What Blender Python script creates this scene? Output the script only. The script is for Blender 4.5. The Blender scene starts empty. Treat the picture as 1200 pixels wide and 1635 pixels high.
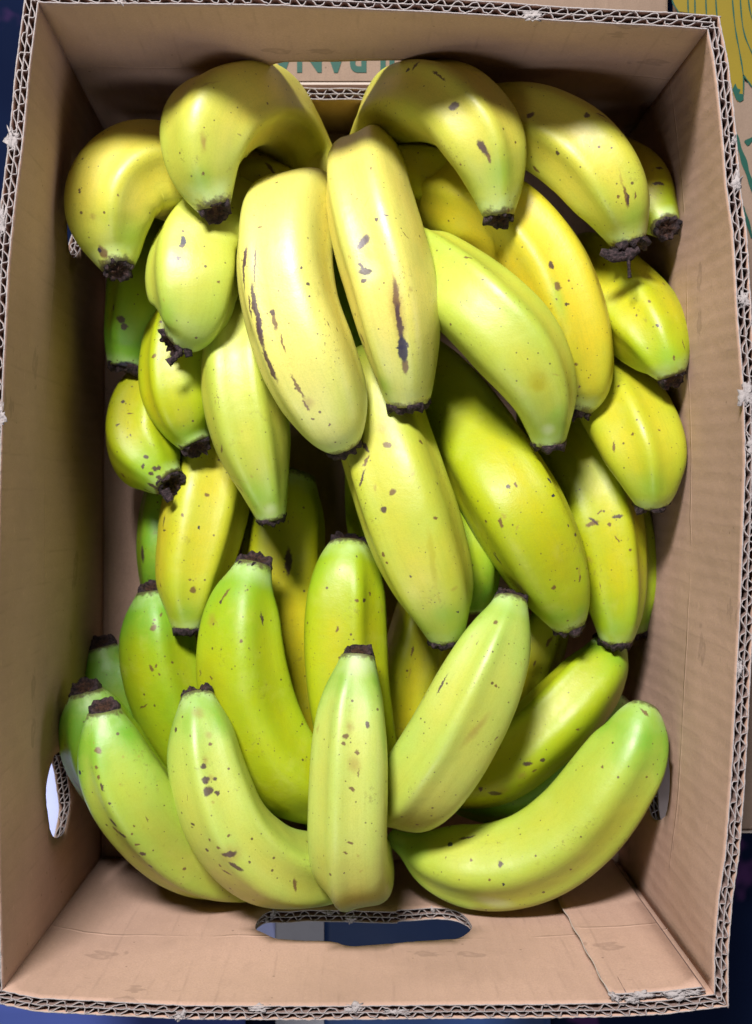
import bpy, bmesh, math, random
import numpy as np
from mathutils import Vector, Matrix, geometry, noise

random.seed(7)
# ------------------------------------------------------------------ camera, world, lamps
sc = bpy.context.scene
H = 0.86                 # camera height above the box floor
F = 1986.0               # focal length in photo pixels (photo 1200 x 1635)
CX, CY = 600.0, 817.5
RIM = 0.225              # rim height

cam_d = bpy.data.cameras.new("camera")
cam = bpy.data.objects.new("camera", cam_d)
sc.collection.objects.link(cam)
cam.location = (0, 0, H)
cam.rotation_euler = (0, 0, 0)
cam_d.sensor_fit = 'VERTICAL'
cam_d.sensor_height = 24.0
cam_d.lens = 12.0 / (CY / F)
cam_d.clip_start = 0.05
cam_d.clip_end = 100
cam_d.dof.use_dof = True
cam_d.dof.focus_distance = 0.67
cam_d.dof.aperture_fstop = 9.0
sc.camera = cam

world = bpy.data.worlds.new("World")
sc.world = world
world.use_nodes = True
bg = world.node_tree.nodes["Background"]
bg.inputs[0].default_value = (0.78, 0.86, 1.0, 1)
bg.inputs[1].default_value = 0.018

sc.view_settings.view_transform = 'Standard'
sc.view_settings.look = 'None'
sc.view_settings.exposure = 0.0
sc.view_settings.gamma = 1.0


def area_lamp(name, loc, target, sx, sy, power, color):
    d = bpy.data.lights.new(name, 'AREA')
    d.shape = 'RECTANGLE'
    d.size, d.size_y = sx, sy
    d.energy = power
    d.color = color
    o = bpy.data.objects.new(name, d)
    sc.collection.objects.link(o)
    o.location = loc
    v = Vector(target) - Vector(loc)
    o.rotation_euler = v.to_track_quat('-Z', 'Y').to_euler()
    return o


area_lamp("window_light", (-0.46, 1.32, 1.80), (0, 0, 0.15), 0.56, 0.34, 94, (1.0, 0.985, 0.97))
area_lamp("fill_light", (-0.5, -1.75, 1.75), (0, 0, 0.15), 0.9, 0.7, 14, (0.96, 0.98, 1.0))  # fill lamp added to lift the shaded tones, no source seen
area_lamp("side_window_light", (2.2, -0.2, 0.85), (0, 0, 0.2), 1.2, 0.6, 11, (0.90, 0.90, 1.0))
area_lamp("near_window_light", (0.1, -2.2, 0.75), (0, 0, 0.1), 1.2, 0.5, 4, (0.92, 0.94, 1.0))

C = sc.collection


# ------------------------------------------------------------------ helpers
def P(px, py, z):
    k = (H - z) / F
    return np.array([(px - CX) * k, (CY - py) * k, z])


def tag(o, label=None, cat=None, group=None, kind=None):
    if label: o['label'] = label
    if cat: o['category'] = cat
    if group: o['group'] = group
    if kind: o['kind'] = kind
    return o


def empty(name, loc):
    o = bpy.data.objects.new(name, None)
    o.empty_display_size = 0.02
    o.location = loc
    C.objects.link(o)
    return o


def mesh_obj(name, verts, faces, mat, parent=None, origin=(0, 0, 0), smooth=True):
    me = bpy.data.meshes.new(name)
    org = np.array(origin, float)
    v = np.asarray(verts, float) - org
    me.from_pydata(v.tolist(), [], faces)
    if smooth:
        me.polygons.foreach_set('use_smooth', [True] * len(me.polygons))
    if mat: me.materials.append(mat)
    me.update()
    o = bpy.data.objects.new(name, me)
    C.objects.link(o)
    if parent:
        o.parent = parent
    else:
        o.location = tuple(org)
    return o


class NT:
    """tiny node-tree writer"""
    def __init__(s, name):
        s.m = bpy.data.materials.new(name)
        s.m.use_nodes = True
        s.t = s.m.node_tree
        s.b = s.t.nodes['Principled BSDF']

    def n(s, kind, **kw):
        nd = s.t.nodes.new(kind)
        for k, v in kw.items():
            setattr(nd, k, v)
        return nd

    def l(s, a, b):
        s.t.links.new(a, b)

    def inp(s, sock, v):
        if isinstance(v, bpy.types.NodeSocket):
            s.l(v, sock)
        else:
            sock.default_value = v

    def math(s, op, a, b=0.0, c=0.0, clamp=False):
        nd = s.n('ShaderNodeMath', operation=op)
        nd.use_clamp = clamp
        s.inp(nd.inputs[0], a); s.inp(nd.inputs[1], b); s.inp(nd.inputs[2], c)
        return nd.outputs[0]

    def mix(s, f, a, b):
        nd = s.n('ShaderNodeMix', data_type='RGBA')
        s.inp(nd.inputs[0], f)
        s.inp(nd.inputs[6], a if isinstance(a, bpy.types.NodeSocket) else (*a, 1))
        s.inp(nd.inputs[7], b if isinstance(b, bpy.types.NodeSocket) else (*b, 1))
        return nd.outputs[2]

    def rng(s, v, a, b, c=0.0, d=1.0, smooth=True):
        nd = s.n('ShaderNodeMapRange')
        if smooth: nd.interpolation_type = 'SMOOTHSTEP'
        s.inp(nd.inputs['Value'], v)
        for k, x in zip(('From Min', 'From Max', 'To Min', 'To Max'), (a, b, c, d)):
            s.inp(nd.inputs[k], x)
        return nd.outputs[0]

    def noise(s, vec, scale, detail=3, rough=0.5, dims='3D', w=None):
        nd = s.n('ShaderNodeTexNoise', noise_dimensions=dims)
        s.l(vec, nd.inputs['Vector'])
        nd.inputs['Scale'].default_value = scale
        nd.inputs['Detail'].default_value = detail
        nd.inputs['Roughness'].default_value = rough
        if w is not None: nd.inputs['W'].default_value = w
        return nd

    def mapping(s, vec, scale=(1, 1, 1), loc=(0, 0, 0), rot=(0, 0, 0), kind='POINT'):
        nd = s.n('ShaderNodeMapping', vector_type=kind)
        s.l(vec, nd.inputs[0])
        nd.inputs['Location'].default_value = loc
        nd.inputs['Rotation'].default_value = rot
        nd.inputs['Scale'].default_value = scale
        return nd.outputs[0]

    def bump(s, h, strength, dist, prev=None):
        nd = s.n('ShaderNodeBump')
        s.l(h, nd.inputs['Height'])
        nd.inputs['Strength'].default_value = strength
        nd.inputs['Distance'].default_value = dist
        if prev: s.l(prev, nd.inputs['Normal'])
        return nd.outputs[0]


# ------------------------------------------------------------------ materials
def kraft_material(name, base=(0.45, 0.290, 0.222), lines=True, seed=0.0):
    t = NT(name)
    tc = t.n('ShaderNodeTexCoord')
    ob = tc.outputs['Object']
    uv = tc.outputs['UV']
    n1 = t.noise(ob, 9, 4, 0.55, '4D', seed)
    n2 = t.noise(ob, 900, 2, 0.6)
    col = t.mix(t.rng(n1.outputs[0], 0.3, 0.7), [c * 0.88 for c in base], [min(1, c * 1.10) for c in base])
    col = t.mix(t.rng(n2.outputs[0], 0.35, 0.75, 0, 0.35), col, [c * 0.72 for c in base])
    # long paper fibres
    n3 = t.noise(t.mapping(ob, (700, 160, 300)), 1.0, 2, 0.6)
    col = t.mix(t.rng(n3.outputs[0], 0.62, 0.8, 0, 0.25), col, [min(1, c * 1.5) for c in base])
    # scattered dark flecks
    v = t.n('ShaderNodeTexVoronoi'); v.inputs['Scale'].default_value = 95
    t.l(ob, v.inputs['Vector'])
    fl = t.math('LESS_THAN', v.outputs['Distance'], 0.07)
    sep = t.n('ShaderNodeSeparateColor'); t.l(v.outputs['Color'], sep.inputs[0])
    fl = t.math('MULTIPLY', fl, t.math('GREATER_THAN', sep.outputs[0], 0.72))
    col = t.mix(t.math('MULTIPLY', fl, 0.55), col, (0.08, 0.05, 0.03))
    nrm = t.bump(n2.outputs[0], 0.25, 0.0004)
    if lines:
        # washboard: the fluting shows through the liner as broken lines running down the wall
        sx = t.n('ShaderNodeSeparateXYZ'); t.l(uv, sx.inputs[0])
        wob = t.noise(t.mapping(uv, (14, 9, 1)), 1.0, 3, 0.6)
        u = t.math('ADD', sx.outputs[0], t.math('MULTIPLY', wob.outputs[0], 0.007))
        ph = t.math('MULTIPLY', u, 2 * math.pi / 0.0092)
        wv = t.math('POWER', t.math('MULTIPLY_ADD', t.math('SINE', ph), 0.5, 0.5), 14)
        brk = t.noise(t.mapping(uv, (110, 16, 1)), 1.0, 3, 0.65)
        amt = t.math('MULTIPLY', wv, t.rng(brk.outputs[0], 0.46, 0.70))
        col = t.mix(t.math('MULTIPLY', amt, 0.26), col, [c * 0.42 for c in base])
        wv2 = t.math('SINE', ph)
        nrm = t.bump(wv2, 0.10, 0.0006, nrm)
        big = t.noise(t.mapping(uv, (16, 7, 1)), 1.0, 4, 0.55)
        nrm = t.bump(big.outputs[0], 0.35, 0.006, nrm)
        sy = t.math('ADD', sx.outputs[1], t.math('MULTIPLY', wob.outputs[0], 0.012))
        cr_ = t.math('ABSOLUTE', t.math('SUBTRACT', sy, 0.138))
        cr_ = t.math('MULTIPLY', t.rng(cr_, 0.0016, 0.0), t.rng(big.outputs[0], 0.42, 0.6))
        nrm = t.bump(cr_, 0.5, 0.0012, nrm)
        dn = t.noise(t.mapping(uv, (60, 34, 1), (seed, 3, 0)), 1.0, 5, 0.6)
        nrm = t.bump(dn.outputs[0], 0.30, 0.0016, nrm)
        col = t.mix(t.rng(dn.outputs[0], 0.5, 0.75, 0, 0.22), col, [c * 0.68 for c in base])
        # water marks
        st = t.noise(t.mapping(uv, (11, 20, 1), (seed, 0, 0)), 1.0, 5, 0.6)
        sm = t.rng(st.outputs[0], 0.63, 0.645)
        sm = t.math('MULTIPLY', sm, t.rng(st.outputs[0], 0.70, 0.655))
        col = t.mix(t.math('MULTIPLY', sm, 0.40), col, [c * 0.45 for c in base])
    t.l(col, t.b.inputs['Base Color'])
    t.b.inputs['Roughness'].default_value = 0.78
    t.b.inputs['Specular IOR Level'].default_value = 0.25
    t.l(nrm, t.b.inputs['Normal'])
    return t.m


def simple_material(name, col, rough=0.7, var=0.25, scale=40, spec=0.3, bump=0.0, bscale=300):
    t = NT(name)
    tc = t.n('ShaderNodeTexCoord')
    n1 = t.noise(tc.outputs['Object'], scale, 4, 0.6)
    c = t.mix(n1.outputs[0], [max(0, x * (1 - var)) for x in col], [min(1, x * (1 + var)) for x in col])
    t.l(c, t.b.inputs['Base Color'])
    t.b.inputs['Roughness'].default_value = rough
    t.b.inputs['Specular IOR Level'].default_value = spec
    if bump:
        n2 = t.noise(tc.outputs['Object'], bscale, 3, 0.6)
        t.l(t.bump(n2.outputs[0], bump, 0.001), t.b.inputs['Normal'])
    return t.m


M_kraft = kraft_material('kraft_liner')
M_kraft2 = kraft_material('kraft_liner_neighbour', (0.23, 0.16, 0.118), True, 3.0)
M_flute = simple_material('torn_paper_edge', (0.35, 0.31, 0.305), 0.9, 0.25, 120, 0.1, 0.6, 900)
M_flute_in = simple_material('fluting_paper', (0.17, 0.115, 0.10), 0.9, 0.25, 60, 0.1)  # darkened so the hollows between the flutes look shaded
M_printg = simple_material('green_ink', (0.002, 0.055, 0.038), 0.6, 0.2, 200)
M_printy = simple_material('yellow_ink', (0.19, 0.135, 0.003), 0.6, 0.12, 30)
M_seam = simple_material('pale_paper_edge', (0.45, 0.38, 0.33), 0.9, 0.1, 60)


def blossom_material():
    t = NT('dried_blossom_end')
    tc = t.n('ShaderNodeTexCoord')
    a = t.n('ShaderNodeAttribute'); a.attribute_name = 'inner'
    n1 = t.noise(tc.outputs['Object'], 420, 5, 0.7)
    dark = t.mix(t.rng(n1.outputs[0], 0.35, 0.68), (0.008, 0.005, 0.007), (0.085, 0.052, 0.058))
    core = t.mix(t.rng(n1.outputs[0], 0.3, 0.7), (0.010, 0.005, 0.005), (0.085, 0.036, 0.020))
    c = t.mix(a.outputs['Fac'], dark, core)
    t.l(c, t.b.inputs['Base Color'])
    t.b.inputs['Roughness'].default_value = 0.75
    t.b.inputs['Specular IOR Level'].default_value = 0.3
    t.l(t.bump(n1.outputs[0], 1.0, 0.0032), t.b.inputs['Normal'])
    return t.m


M_blossom = blossom_material()
KIND = {  # mark kinds: colour, opacity, inner radius of the soft edge
    'd': ((0.060, 0.026, 0.028), 0.93, 0.60),
    'k': ((0.012, 0.008, 0.035), 0.97, 0.72),
    'b': ((0.13, 0.055, 0.020), 0.88, 0.55),
    't': ((0.30, 0.18, 0.035), 0.50, 0.05),
    'g': ((0.22, 0.41, 0.025), 0.55, 0.0),
    'o': ((0.38, 0.36, 0.015), 0.70, 0.25),
    'w': ((0.55, 0.62, 0.34), 0.55, 0.1),
}


def banana_material(idx, ripe, marks, spots, pale):
    t = NT('banana_peel')
    tc = t.n('ShaderNodeTexCoord')
    ob, uv = tc.outputs['Object'], tc.outputs['UV']
    al = t.n('ShaderNodeAttribute'); al.attribute_name = 'along'
    rd = t.n('ShaderNodeAttribute'); rd.attribute_name = 'ridge'
    n1 = t.noise(ob, 22, 3, 0.5, '4D', idx * 3.7)
    n2 = t.noise(ob, 70, 3, 0.6, '4D', idx * 1.3)
    g = t.math('MULTIPLY_ADD', n1.outputs[0], 0.46, (1 - ripe) - 0.15)
    g = t.math('MULTIPLY_ADD', n2.outputs[0], 0.22, t.math('SUBTRACT', g, 0.11))
    g = t.math('MULTIPLY_ADD', rd.outputs['Fac'], 0.07, g)
    tipg = t.rng(al.outputs['Fac'], 0.74, 0.97)
    stg = t.rng(al.outputs['Fac'], 0.18, 0.0)
    g = t.math('ADD', g, t.math('MULTIPLY', tipg, 0.32))
    g = t.math('ADD', g, t.math('MULTIPLY', stg, 0.30), clamp=True)
    cr = t.n('ShaderNodeValToRGB')
    e = cr.color_ramp.elements
    e[0].position = 0.0; e[0].color = (0.66 + pale * .10, 0.50 + pale * .15, 0.008 + pale * .14, 1)  # pale puts part of the cream sheen into the base colour
    e[1].position = 1.0; e[1].color = (0.15, 0.36, 0.018, 1)
    m = e.new(0.45); m.color = (0.40 + pale * .16, 0.435 + pale * .16, 0.004 + pale * .12, 1)
    m = e.new(0.75); m.color = (0.29 + pale * .16, 0.42 + pale * .16, 0.006 + pale * .13, 1)
    t.l(g, cr.inputs[0])
    col = cr.outputs[0]
    n5e = t.noise(ob, 300, 4, 0.7)
    # fine mottling
    n3 = t.noise(ob, 1100, 2, 0.6)
    col = t.mix(t.rng(n3.outputs[0], 0.40, 0.75, 0, 0.22), col, (0.30, 0.33, 0.03))
    fb = t.noise(t.mapping(uv, (520, 26, 1), (idx, 0, 0)), 1.0, 3, 0.6)
    col = t.mix(t.rng(fb.outputs[0], 0.45, 0.8, 0, 0.18), col, (0.27, 0.33, 0.02))
    bl2 = t.noise(ob, 45, 4, 0.65, '4D', idx * 5.3)
    col = t.mix(t.rng(bl2.outputs[0], 0.52, 0.75, 0, 0.28), col, (0.50, 0.52, 0.10))
    rl = t.rng(rd.outputs['Fac'], 0.45, 1.0)
    fr = t.noise(ob, 520, 3, 0.7)
    fr2 = t.noise(ob, 34, 2, 0.5, '4D', idx * 4.1)
    ff_ = t.math('MULTIPLY', t.math('MULTIPLY', t.rng(fr.outputs[0], 0.60, 0.66), rl), t.rng(fr2.outputs[0], 0.5, 0.62))
    col = t.mix(t.math('MULTIPLY', ff_, 0.65), col, (0.13, 0.07, 0.02))
    # rubbed, dusty scuffs
    sc1 = t.noise(t.mapping(uv, (75, 60, 1), (idx * 2.1, 0, 0)), 1.0, 6, 0.78)
    sc2 = t.noise(ob, 30, 2, 0.5, '4D', idx * 2.7)
    fs = t.math('MULTIPLY', t.rng(sc1.outputs[0], 0.60, 0.66), t.rng(sc2.outputs[0], 0.50, 0.62))
    col = t.mix(t.math('MULTIPLY', fs, 0.30 + 0.25 * spots), col, (0.17, 0.115, 0.03))
    # pale bloom just before the tip
    bl = t.rng(al.outputs['Fac'], 0.93, 0.985)
    col = t.mix(t.math('MULTIPLY', bl, t.rng(n2.outputs[0], 0.3, 0.7, 0.1, 0.6)), col, (0.50, 0.66, 0.30))
    ed = t.rng(t.math('MULTIPLY_ADD', n5e.outputs[0], 0.05, al.outputs['Fac']), 1.005, 1.022)
    col = t.mix(t.math('MULTIPLY', ed, 0.85), col, (0.07, 0.045, 0.02))
    # pin-prick speckles
    def specks(scale, rad, keep, opac, color, vec, off):
        nonlocal col
        v = t.n('ShaderNodeTexVoronoi'); v.inputs['Scale'].default_value = scale
        t.l(t.mapping(vec, (1, 1, 1), (off, off * .7, off * .3)), v.inputs['Vector'])
        sp = t.n('ShaderNodeSeparateColor'); t.l(v.outputs['Color'], sp.inputs[0])
        r = t.math('MULTIPLY', sp.outputs[1], rad)
        f = t.rng(t.math('SUBTRACT', v.outputs['Distance'], r), 0.02, -0.015)
        f = t.math('MULTIPLY', f, t.math('GREATER_THAN', sp.outputs[0], keep))
        col = t.mix(t.math('MULTIPLY', f, opac), col, color)
    specks(330, 0.19, 0.70 - 0.15 * spots, 0.75, (0.10, 0.07, 0.02), ob, idx * .37)
    specks(150, 0.15, 0.78 - 0.25 * spots, 0.85, (0.09, 0.04, 0.02), ob, idx * .61)
    # short scratches along and across
    w = t.noise(ob, 160, 3, 0.6)
    wv = t.n('ShaderNodeVectorMath', operation='MULTIPLY_ADD')
    t.l(w.outputs['Color'], wv.inputs[0]); wv.inputs[1].default_value = (.006, .006, .006); t.l(uv, wv.inputs[2])
    specks(1.0, 0.10, 0.86 - 0.16 * spots, 0.7, (0.13, 0.07, 0.025),
           t.mapping(wv.outputs[0], (230, 42, 1), (0, 0, 0), (0, 0, 0.5 + idx)), idx * 1.7)
    specks(1.0, 0.08, 0.90 - 0.16 * spots, 0.6, (0.16, 0.12, 0.03),
           t.mapping(wv.outputs[0], (60, 260, 1), (0, 0, 0), (0, 0, 0.2 * idx)), idx * 2.9)
    # brown dust patches
    n4 = t.noise(ob, 38, 2, 0.5, '4D', idx * 9.1)
    n5 = t.noise(ob, 420, 4, 0.75)
    f = t.math('MULTIPLY', t.rng(n4.outputs[0], 0.62 - .04 * spots, 0.72), t.rng(n5.outputs[0], 0.55, 0.66))
    col = t.mix(t.math('MULTIPLY', f, 0.55), col, (0.14, 0.08, 0.02))
    if marks:
        nw = t.noise(ob, 260, 4, 0.7)
        wr = t.n('ShaderNodeVectorMath', operation='MULTIPLY_ADD')
        sb = t.n('ShaderNodeVectorMath', operation='SUBTRACT')
        t.l(nw.outputs['Color'], sb.inputs[0]); sb.inputs[1].default_value = (.5, .5, .5)
        t.l(sb.outputs[0], wr.inputs[0]); wr.inputs[1].default_value = (.0042, .0042, .0042); t.l(ob, wr.inputs[2])
        order = sorted(marks, key=lambda q: 'gwotbdk'.index(q[5]))
        for (loc, eul, hl, hw, _, kind) in order:
            c, op, soft = KIND[kind]
            mp = t.mapping(wr.outputs[0] if kind not in 'gw' else ob, (hl, hw, 0.012), loc, eul, 'TEXTURE')
            ln = t.n('ShaderNodeVectorMath', operation='LENGTH'); t.l(mp, ln.inputs[0])
            f = t.rng(ln.outputs['Value'], 1.05, soft, 0, op)
            col = t.mix(f, col, c)
    t.l(col, t.b.inputs['Base Color'])
    t.b.inputs['Roughness'].default_value = 0.43
    t.l(t.rng(n2.outputs[0], 0.2, 0.8, 0.40, 0.55), t.b.inputs['Roughness'])
    t.b.inputs['Specular IOR Level'].default_value = 0.5 + 0.4 * pale
    t.b.inputs['Coat Weight'].default_value = 0.12 + 0.5 * pale
    t.b.inputs['Coat Roughness'].default_value = 0.5
    t.b.inputs['Subsurface Weight'].default_value = 0.12
    t.b.inputs['Subsurface Radius'].default_value = (0.9, 0.7, 0.15)
    t.b.inputs['Subsurface Scale'].default_value = 0.004
    nb = t.noise(ob, 130, 4, 0.55)
    nrm = t.bump(nb.outputs[0], 0.22, 0.0012)
    nrm = t.bump(n3.outputs[0], 0.16, 0.0005, nrm)
    t.l(nrm, t.b.inputs['Normal'])
    return t.m


# ------------------------------------------------------------------ the cardboard box
THK = 0.0068
TOP = [(60, 3), (110, 5), (200, 5), (320, 6), (440, 8), (560, 13), (700, 19), (800, 25), (900, 33), (1000, 38), (1080, 42), (1130, 46)]
RIGHT = [(1130, 46), (1140, 93), (1147, 150), (1153, 208), (1160, 298), (1170, 368), (1174, 430), (1178, 510), (1187, 617),
         (1190, 733), (1187, 820), (1182, 967), (1175, 1100), (1170, 1200), (1166, 1270), (1158, 1367), (1148, 1433), (1141, 1517), (1141, 1588)]
BOTTOM = [(1141, 1588), (1060, 1598), (980, 1602), (860, 1604), (700, 1605), (500, 1607), (300, 1606), (160, 1599), (60, 1594), (2, 1582)]
LEFT = [(2, 1582), (-3, 1400), (-5, 1200), (-5, 1000), (-2, 800), (4, 600), (12, 430), (22, 330), (36, 220), (46, 110), (60, 3)]
FLOOR = {'TL': (170, 216), 'TR': (1006, 212), 'BR': (987, 1377), 'BL': (162, 1368)}


class Wall:
    def __init__(s, rim, a, b, seed):
        r = np.array([P(x, y, RIM) for x, y in rim])
        d = np.r_[0, np.cumsum(np.linalg.norm(np.diff(r, axis=0), axis=1))]
        s.L = d[-1]; s.r, s.d = r, d / d[-1]
        s.a, s.b = P(*a, 0), P(*b, 0)
        s.Hh = RIM
        s.seed = seed
        t = s.b - s.a
        s.out = np.array([-t[1], t[0], 0]); s.out /= np.linalg.norm(s.out)
        c = -(s.a + s.b) / 2
        if np.dot(s.out, c) > 0: s.out = -s.out

    def at(s, u, v, d=0.0):
        """u along 0..1, v up 0..1, d metres outward from the inner face"""
        u = 0.5 + (u - 0.5) * (1 + 2 * d / s.L)
        uc = min(1, max(0, u))
        rim = np.array([np.interp(uc, s.d, s.r[:, k]) for k in range(3)])
        if u < 0: rim = rim + (s.r[1] - s.r[0]) / (s.d[1] - s.d[0]) * u
        if u > 1: rim = rim + (s.r[-1] - s.r[-2]) / (s.d[-1] - s.d[-2]) * (u - 1)
        base = s.a + (s.b - s.a) * u
        p = base + (rim - base) * v
        e = min(1.0, u * 10, (1 - u) * 10)
        w = noise.noise(Vector((u * 3.1 + s.seed, v * 1.6, s.seed))) * 0.004 * math.sin(math.pi * min(1, max(0, v))) * e
        w += 0.0035 * math.sin(math.pi * min(1, max(0, v))) * math.sin(math.pi * u)
        p = p + s.out * (w + d)
        # lap the corners slightly so no light leaks
        return p

    def solve(s, px, py):
        best = None
        lo = [0, 0]; hi = [1, 1.05]
        for it in range(5):
            us = np.linspace(lo[0], hi[0], 17); vs = np.linspace(lo[1], hi[1], 17)
            for u in us:
                for v in vs:
                    p = s.at(float(u), float(v))
                    k = F / (H - p[2])
                    e = (CX + p[0] * k - px) ** 2 + (CY - p[1] * k - py) ** 2
                    if best is None or e < best[0]: best = (e, float(u), float(v))
            du, dv = (hi[0] - lo[0]) / 10, (hi[1] - lo[1]) / 10
            lo = [max(0, best[1] - du), max(0, best[2] - dv)]; hi = [min(1, best[1] + du), min(1.05, best[2] + dv)]
        return best[1], best[2]


def cdt_sheet(w, holes, rag, d, name, mat, parent, thick, u0=0.0, u1=1.0, lap=0.0, skew=0.0, vmax=1.0):
    """one liner sheet of a wall, with hand holes cut out and a ragged top edge"""
    L, Hh = w.L, w.Hh
    pts, cons = [], []
    def loop(ps, holes_=False):
        i0 = len(pts)
        pts.extend(ps)
        n = len(ps)
        cons.extend([(i0 + i, i0 + (i + 1) % n) for i in range(n)])
    nu = int(L * (u1 - u0) / 0.0016)
    def ul(v):  # left edge may slant
        return u0 + skew * (1 - v)
    outer = [(ul(0) + (u1 - ul(0)) * i / 40, 0.0) for i in range(41)]
    outer += [(u1, (i + 1) / 14) for i in range(13)]
    for i in range(nu + 1):
        u = u1 + (u0 - u1) * i / nu
        outer.append((u, vmax + rag(u) / Hh))
    for i in range(13):
        v = 1 - (i + 1) / 14
        outer.append((ul(v) + (0.0012 * math.sin(v * 40) if u0 > 0 else 0), v))
    loop([(a * L, b * Hh) for a, b in outer])
    for h in holes:
        loop([(a * L, b * Hh) for a, b in h])
    # interior grid
    step = 0.011
    def in_hole(x, y, m=1.0):
        for h in holes:
            hx = [a * L for a, b in h]; hy = [b * Hh for a, b in h]
            cxx, cyy = sum(hx) / len(hx), sum(hy) / len(hy)
            ok = False; n = len(h)
            X = cxx + (x - cxx) / m; Y = cyy + (y - cyy) / m
            for i in range(n):
                x1, y1, x2, y2 = hx[i], hy[i], hx[(i + 1) % n], hy[(i + 1) % n]
                if (y1 > Y) != (y2 > Y) and X < (x2 - x1) * (Y - y1) / (y2 - y1) + x1: ok = not ok
            if ok: return True
        return False
    y = step
    while y < Hh * vmax - 0.003:
        x = ul(y / Hh) * L + 0.004
        while x < u1 * L - 0.003:
            if not in_hole(x, y, 1.08): pts.append((x, y))
            x += step
        y += step
    vs, es, fs, *_ = geometry.delaunay_2d_cdt([Vector(p) for p in pts], cons, [], 1, 1e-7)
    verts = [w.at(v.x / L, v.y / Hh, d) for v in vs]
    faces = []
    for f in fs:
        c = sum((vs[i] for i in f), Vector((0, 0))) / len(f)
        if not in_hole(c.x, c.y): faces.append(list(f))
    o = mesh_obj(name, verts, faces, mat, parent)
    uvl = o.data.uv_layers.new(name='UVMap')
    for lp in o.data.loops:
        v = vs[lp.vertex_index]
        uvl.data[lp.index].uv = (v.x, v.y)
    m = o.modifiers.new('thickness', 'SOLIDIFY')
    m.thickness = thick; m.offset = 0
    o.data.materials.append(M_flute)
    m.material_offset_rim = 1
    return o


def wave_strip(w, top, d0, d1, depth, name, parent, ua, ub, seed, pitch=0.0092, thick=0.0005):
    """corrugated medium between two liners; top(u) gives the height of its cut edge as v"""
    rnd = random.Random(seed)
    verts, faces = [], []
    n = max(12, int((ub - ua) * w.L / 0.0009))
    ph = rnd.random() * 6
    mid, amp = (d0 + d1) / 2, (d1 - d0) / 2 * 0.80
    for i in range(n + 1):
        u = ua + (ub - ua) * i / n
        ph += (ub - ua) * w.L / n * 2 * math.pi / pitch * (1 + 0.45 * noise.noise(Vector((u * 60, seed, 0))))
        s_ = math.sin(ph)
        s_ = math.copysign(abs(s_) ** 0.6, s_)
        sq = 1 + 0.5 * noise.noise(Vector((u * 90, seed, 4)))
        d = mid + (0.0004 if d0 == 0 else -0.0002) + amp * max(-1, min(1, s_ * sq)) + 0.0004 * noise.noise(Vector((u * 300, seed, 9)))
        t = top(u) + 0.0010 * noise.noise(Vector((u * 420, seed, 2))) / w.Hh
        for k, f in enumerate((0, 0.35, 1)):
            verts.append(w.at(u, t - f * depth / w.Hh, d + (0.0005 * noise.noise(Vector((u * 500, seed, 5))) if k == 0 else 0)))
        if i:
            a = (i - 1) * 3; b = i * 3
            faces += [(a, b, b + 1, a + 1), (a + 1, b + 1, b + 2, a + 2)]
    o = mesh_obj(name, verts, faces, M_flute_in, parent)
    m = o.modifiers.new('thickness', 'SOLIDIFY'); m.thickness = thick; m.offset = 0
    o.data.materials.append(M_flute); m.material_offset_rim = 1
    return o


def tufts(w, parent, count, seed, ua=0.0, ub=1.0, dmax=THK, top=None, size=1.0):
    """crushed and torn scraps of paper along the cut edge: crumpled little sheets"""
    rnd = random.Random(seed)
    for _ in range(count):
        verts, faces = [], []
        u0 = ua + (ub - ua) * rnd.random()
        d0 = rnd.choice((0.2, 0.5, 0.8)) * dmax
        wu = rnd.uniform(0.002, 0.0062) / w.L * size; wd = rnd.uniform(0.0012, 0.0036) * size
        nn = 9
        base = len(verts)
        o1, o2 = rnd.random() * 50, rnd.random() * 50
        for i in range(nn):
            for j in range(nn):
                a, b = i / (nn - 1) * 2 - 1, j / (nn - 1) * 2 - 1
                r = max(abs(a), abs(b)) / (math.hypot(a, b) + 1e-6)
                a2, b2 = a * r, b * r
                k = 1 + 0.9 * noise.noise(Vector((a2 * 2.6 + o1, b2 * 2.6, o2))) + (0.7 * noise.noise(Vector((a * 9 + o1, b * 9, o2))) if max(abs(a), abs(b)) > .9 else 0)
                uu = u0 + a2 * wu * k
                dd = d0 + b2 * wd * k
                hgt = 0.0003 + 0.0020 * noise.noise(Vector((a2 * 3.4 + o1, b2 * 3.4, o2 + 7))) - 0.0010 * (a2 * a2 + b2 * b2)
                tv = (top(u0) if top else 1.0)
                verts.append(w.at(min(1, max(0, uu)), tv + hgt / w.Hh, dd))
        for i in range(nn - 1):
            for j in range(nn - 1):
                q = base + i * nn + j
                faces.append((q, q + 1, q + nn + 1, q + nn))
        o = mesh_obj('torn_paper', verts, faces, M_flute, parent)
        m = o.modifiers.new('thickness', 'SOLIDIFY'); m.thickness = 0.0004; m.offset = 0


def ragf(seed, amp):
    def f(u):
        return amp * (noise.noise(Vector((u * 130, seed, 0))) + 0.7 * noise.noise(Vector((u * 420, seed, 3)))
                      + 1.6 * max(0, noise.noise(Vector((u * 26, seed, 7))) - 0.28))
    return f


box = empty('cardboard_box', (0, 0, 0))
tag(box, 'open brown double-wall cardboard box filled with green-yellow bananas', 'box')

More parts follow.
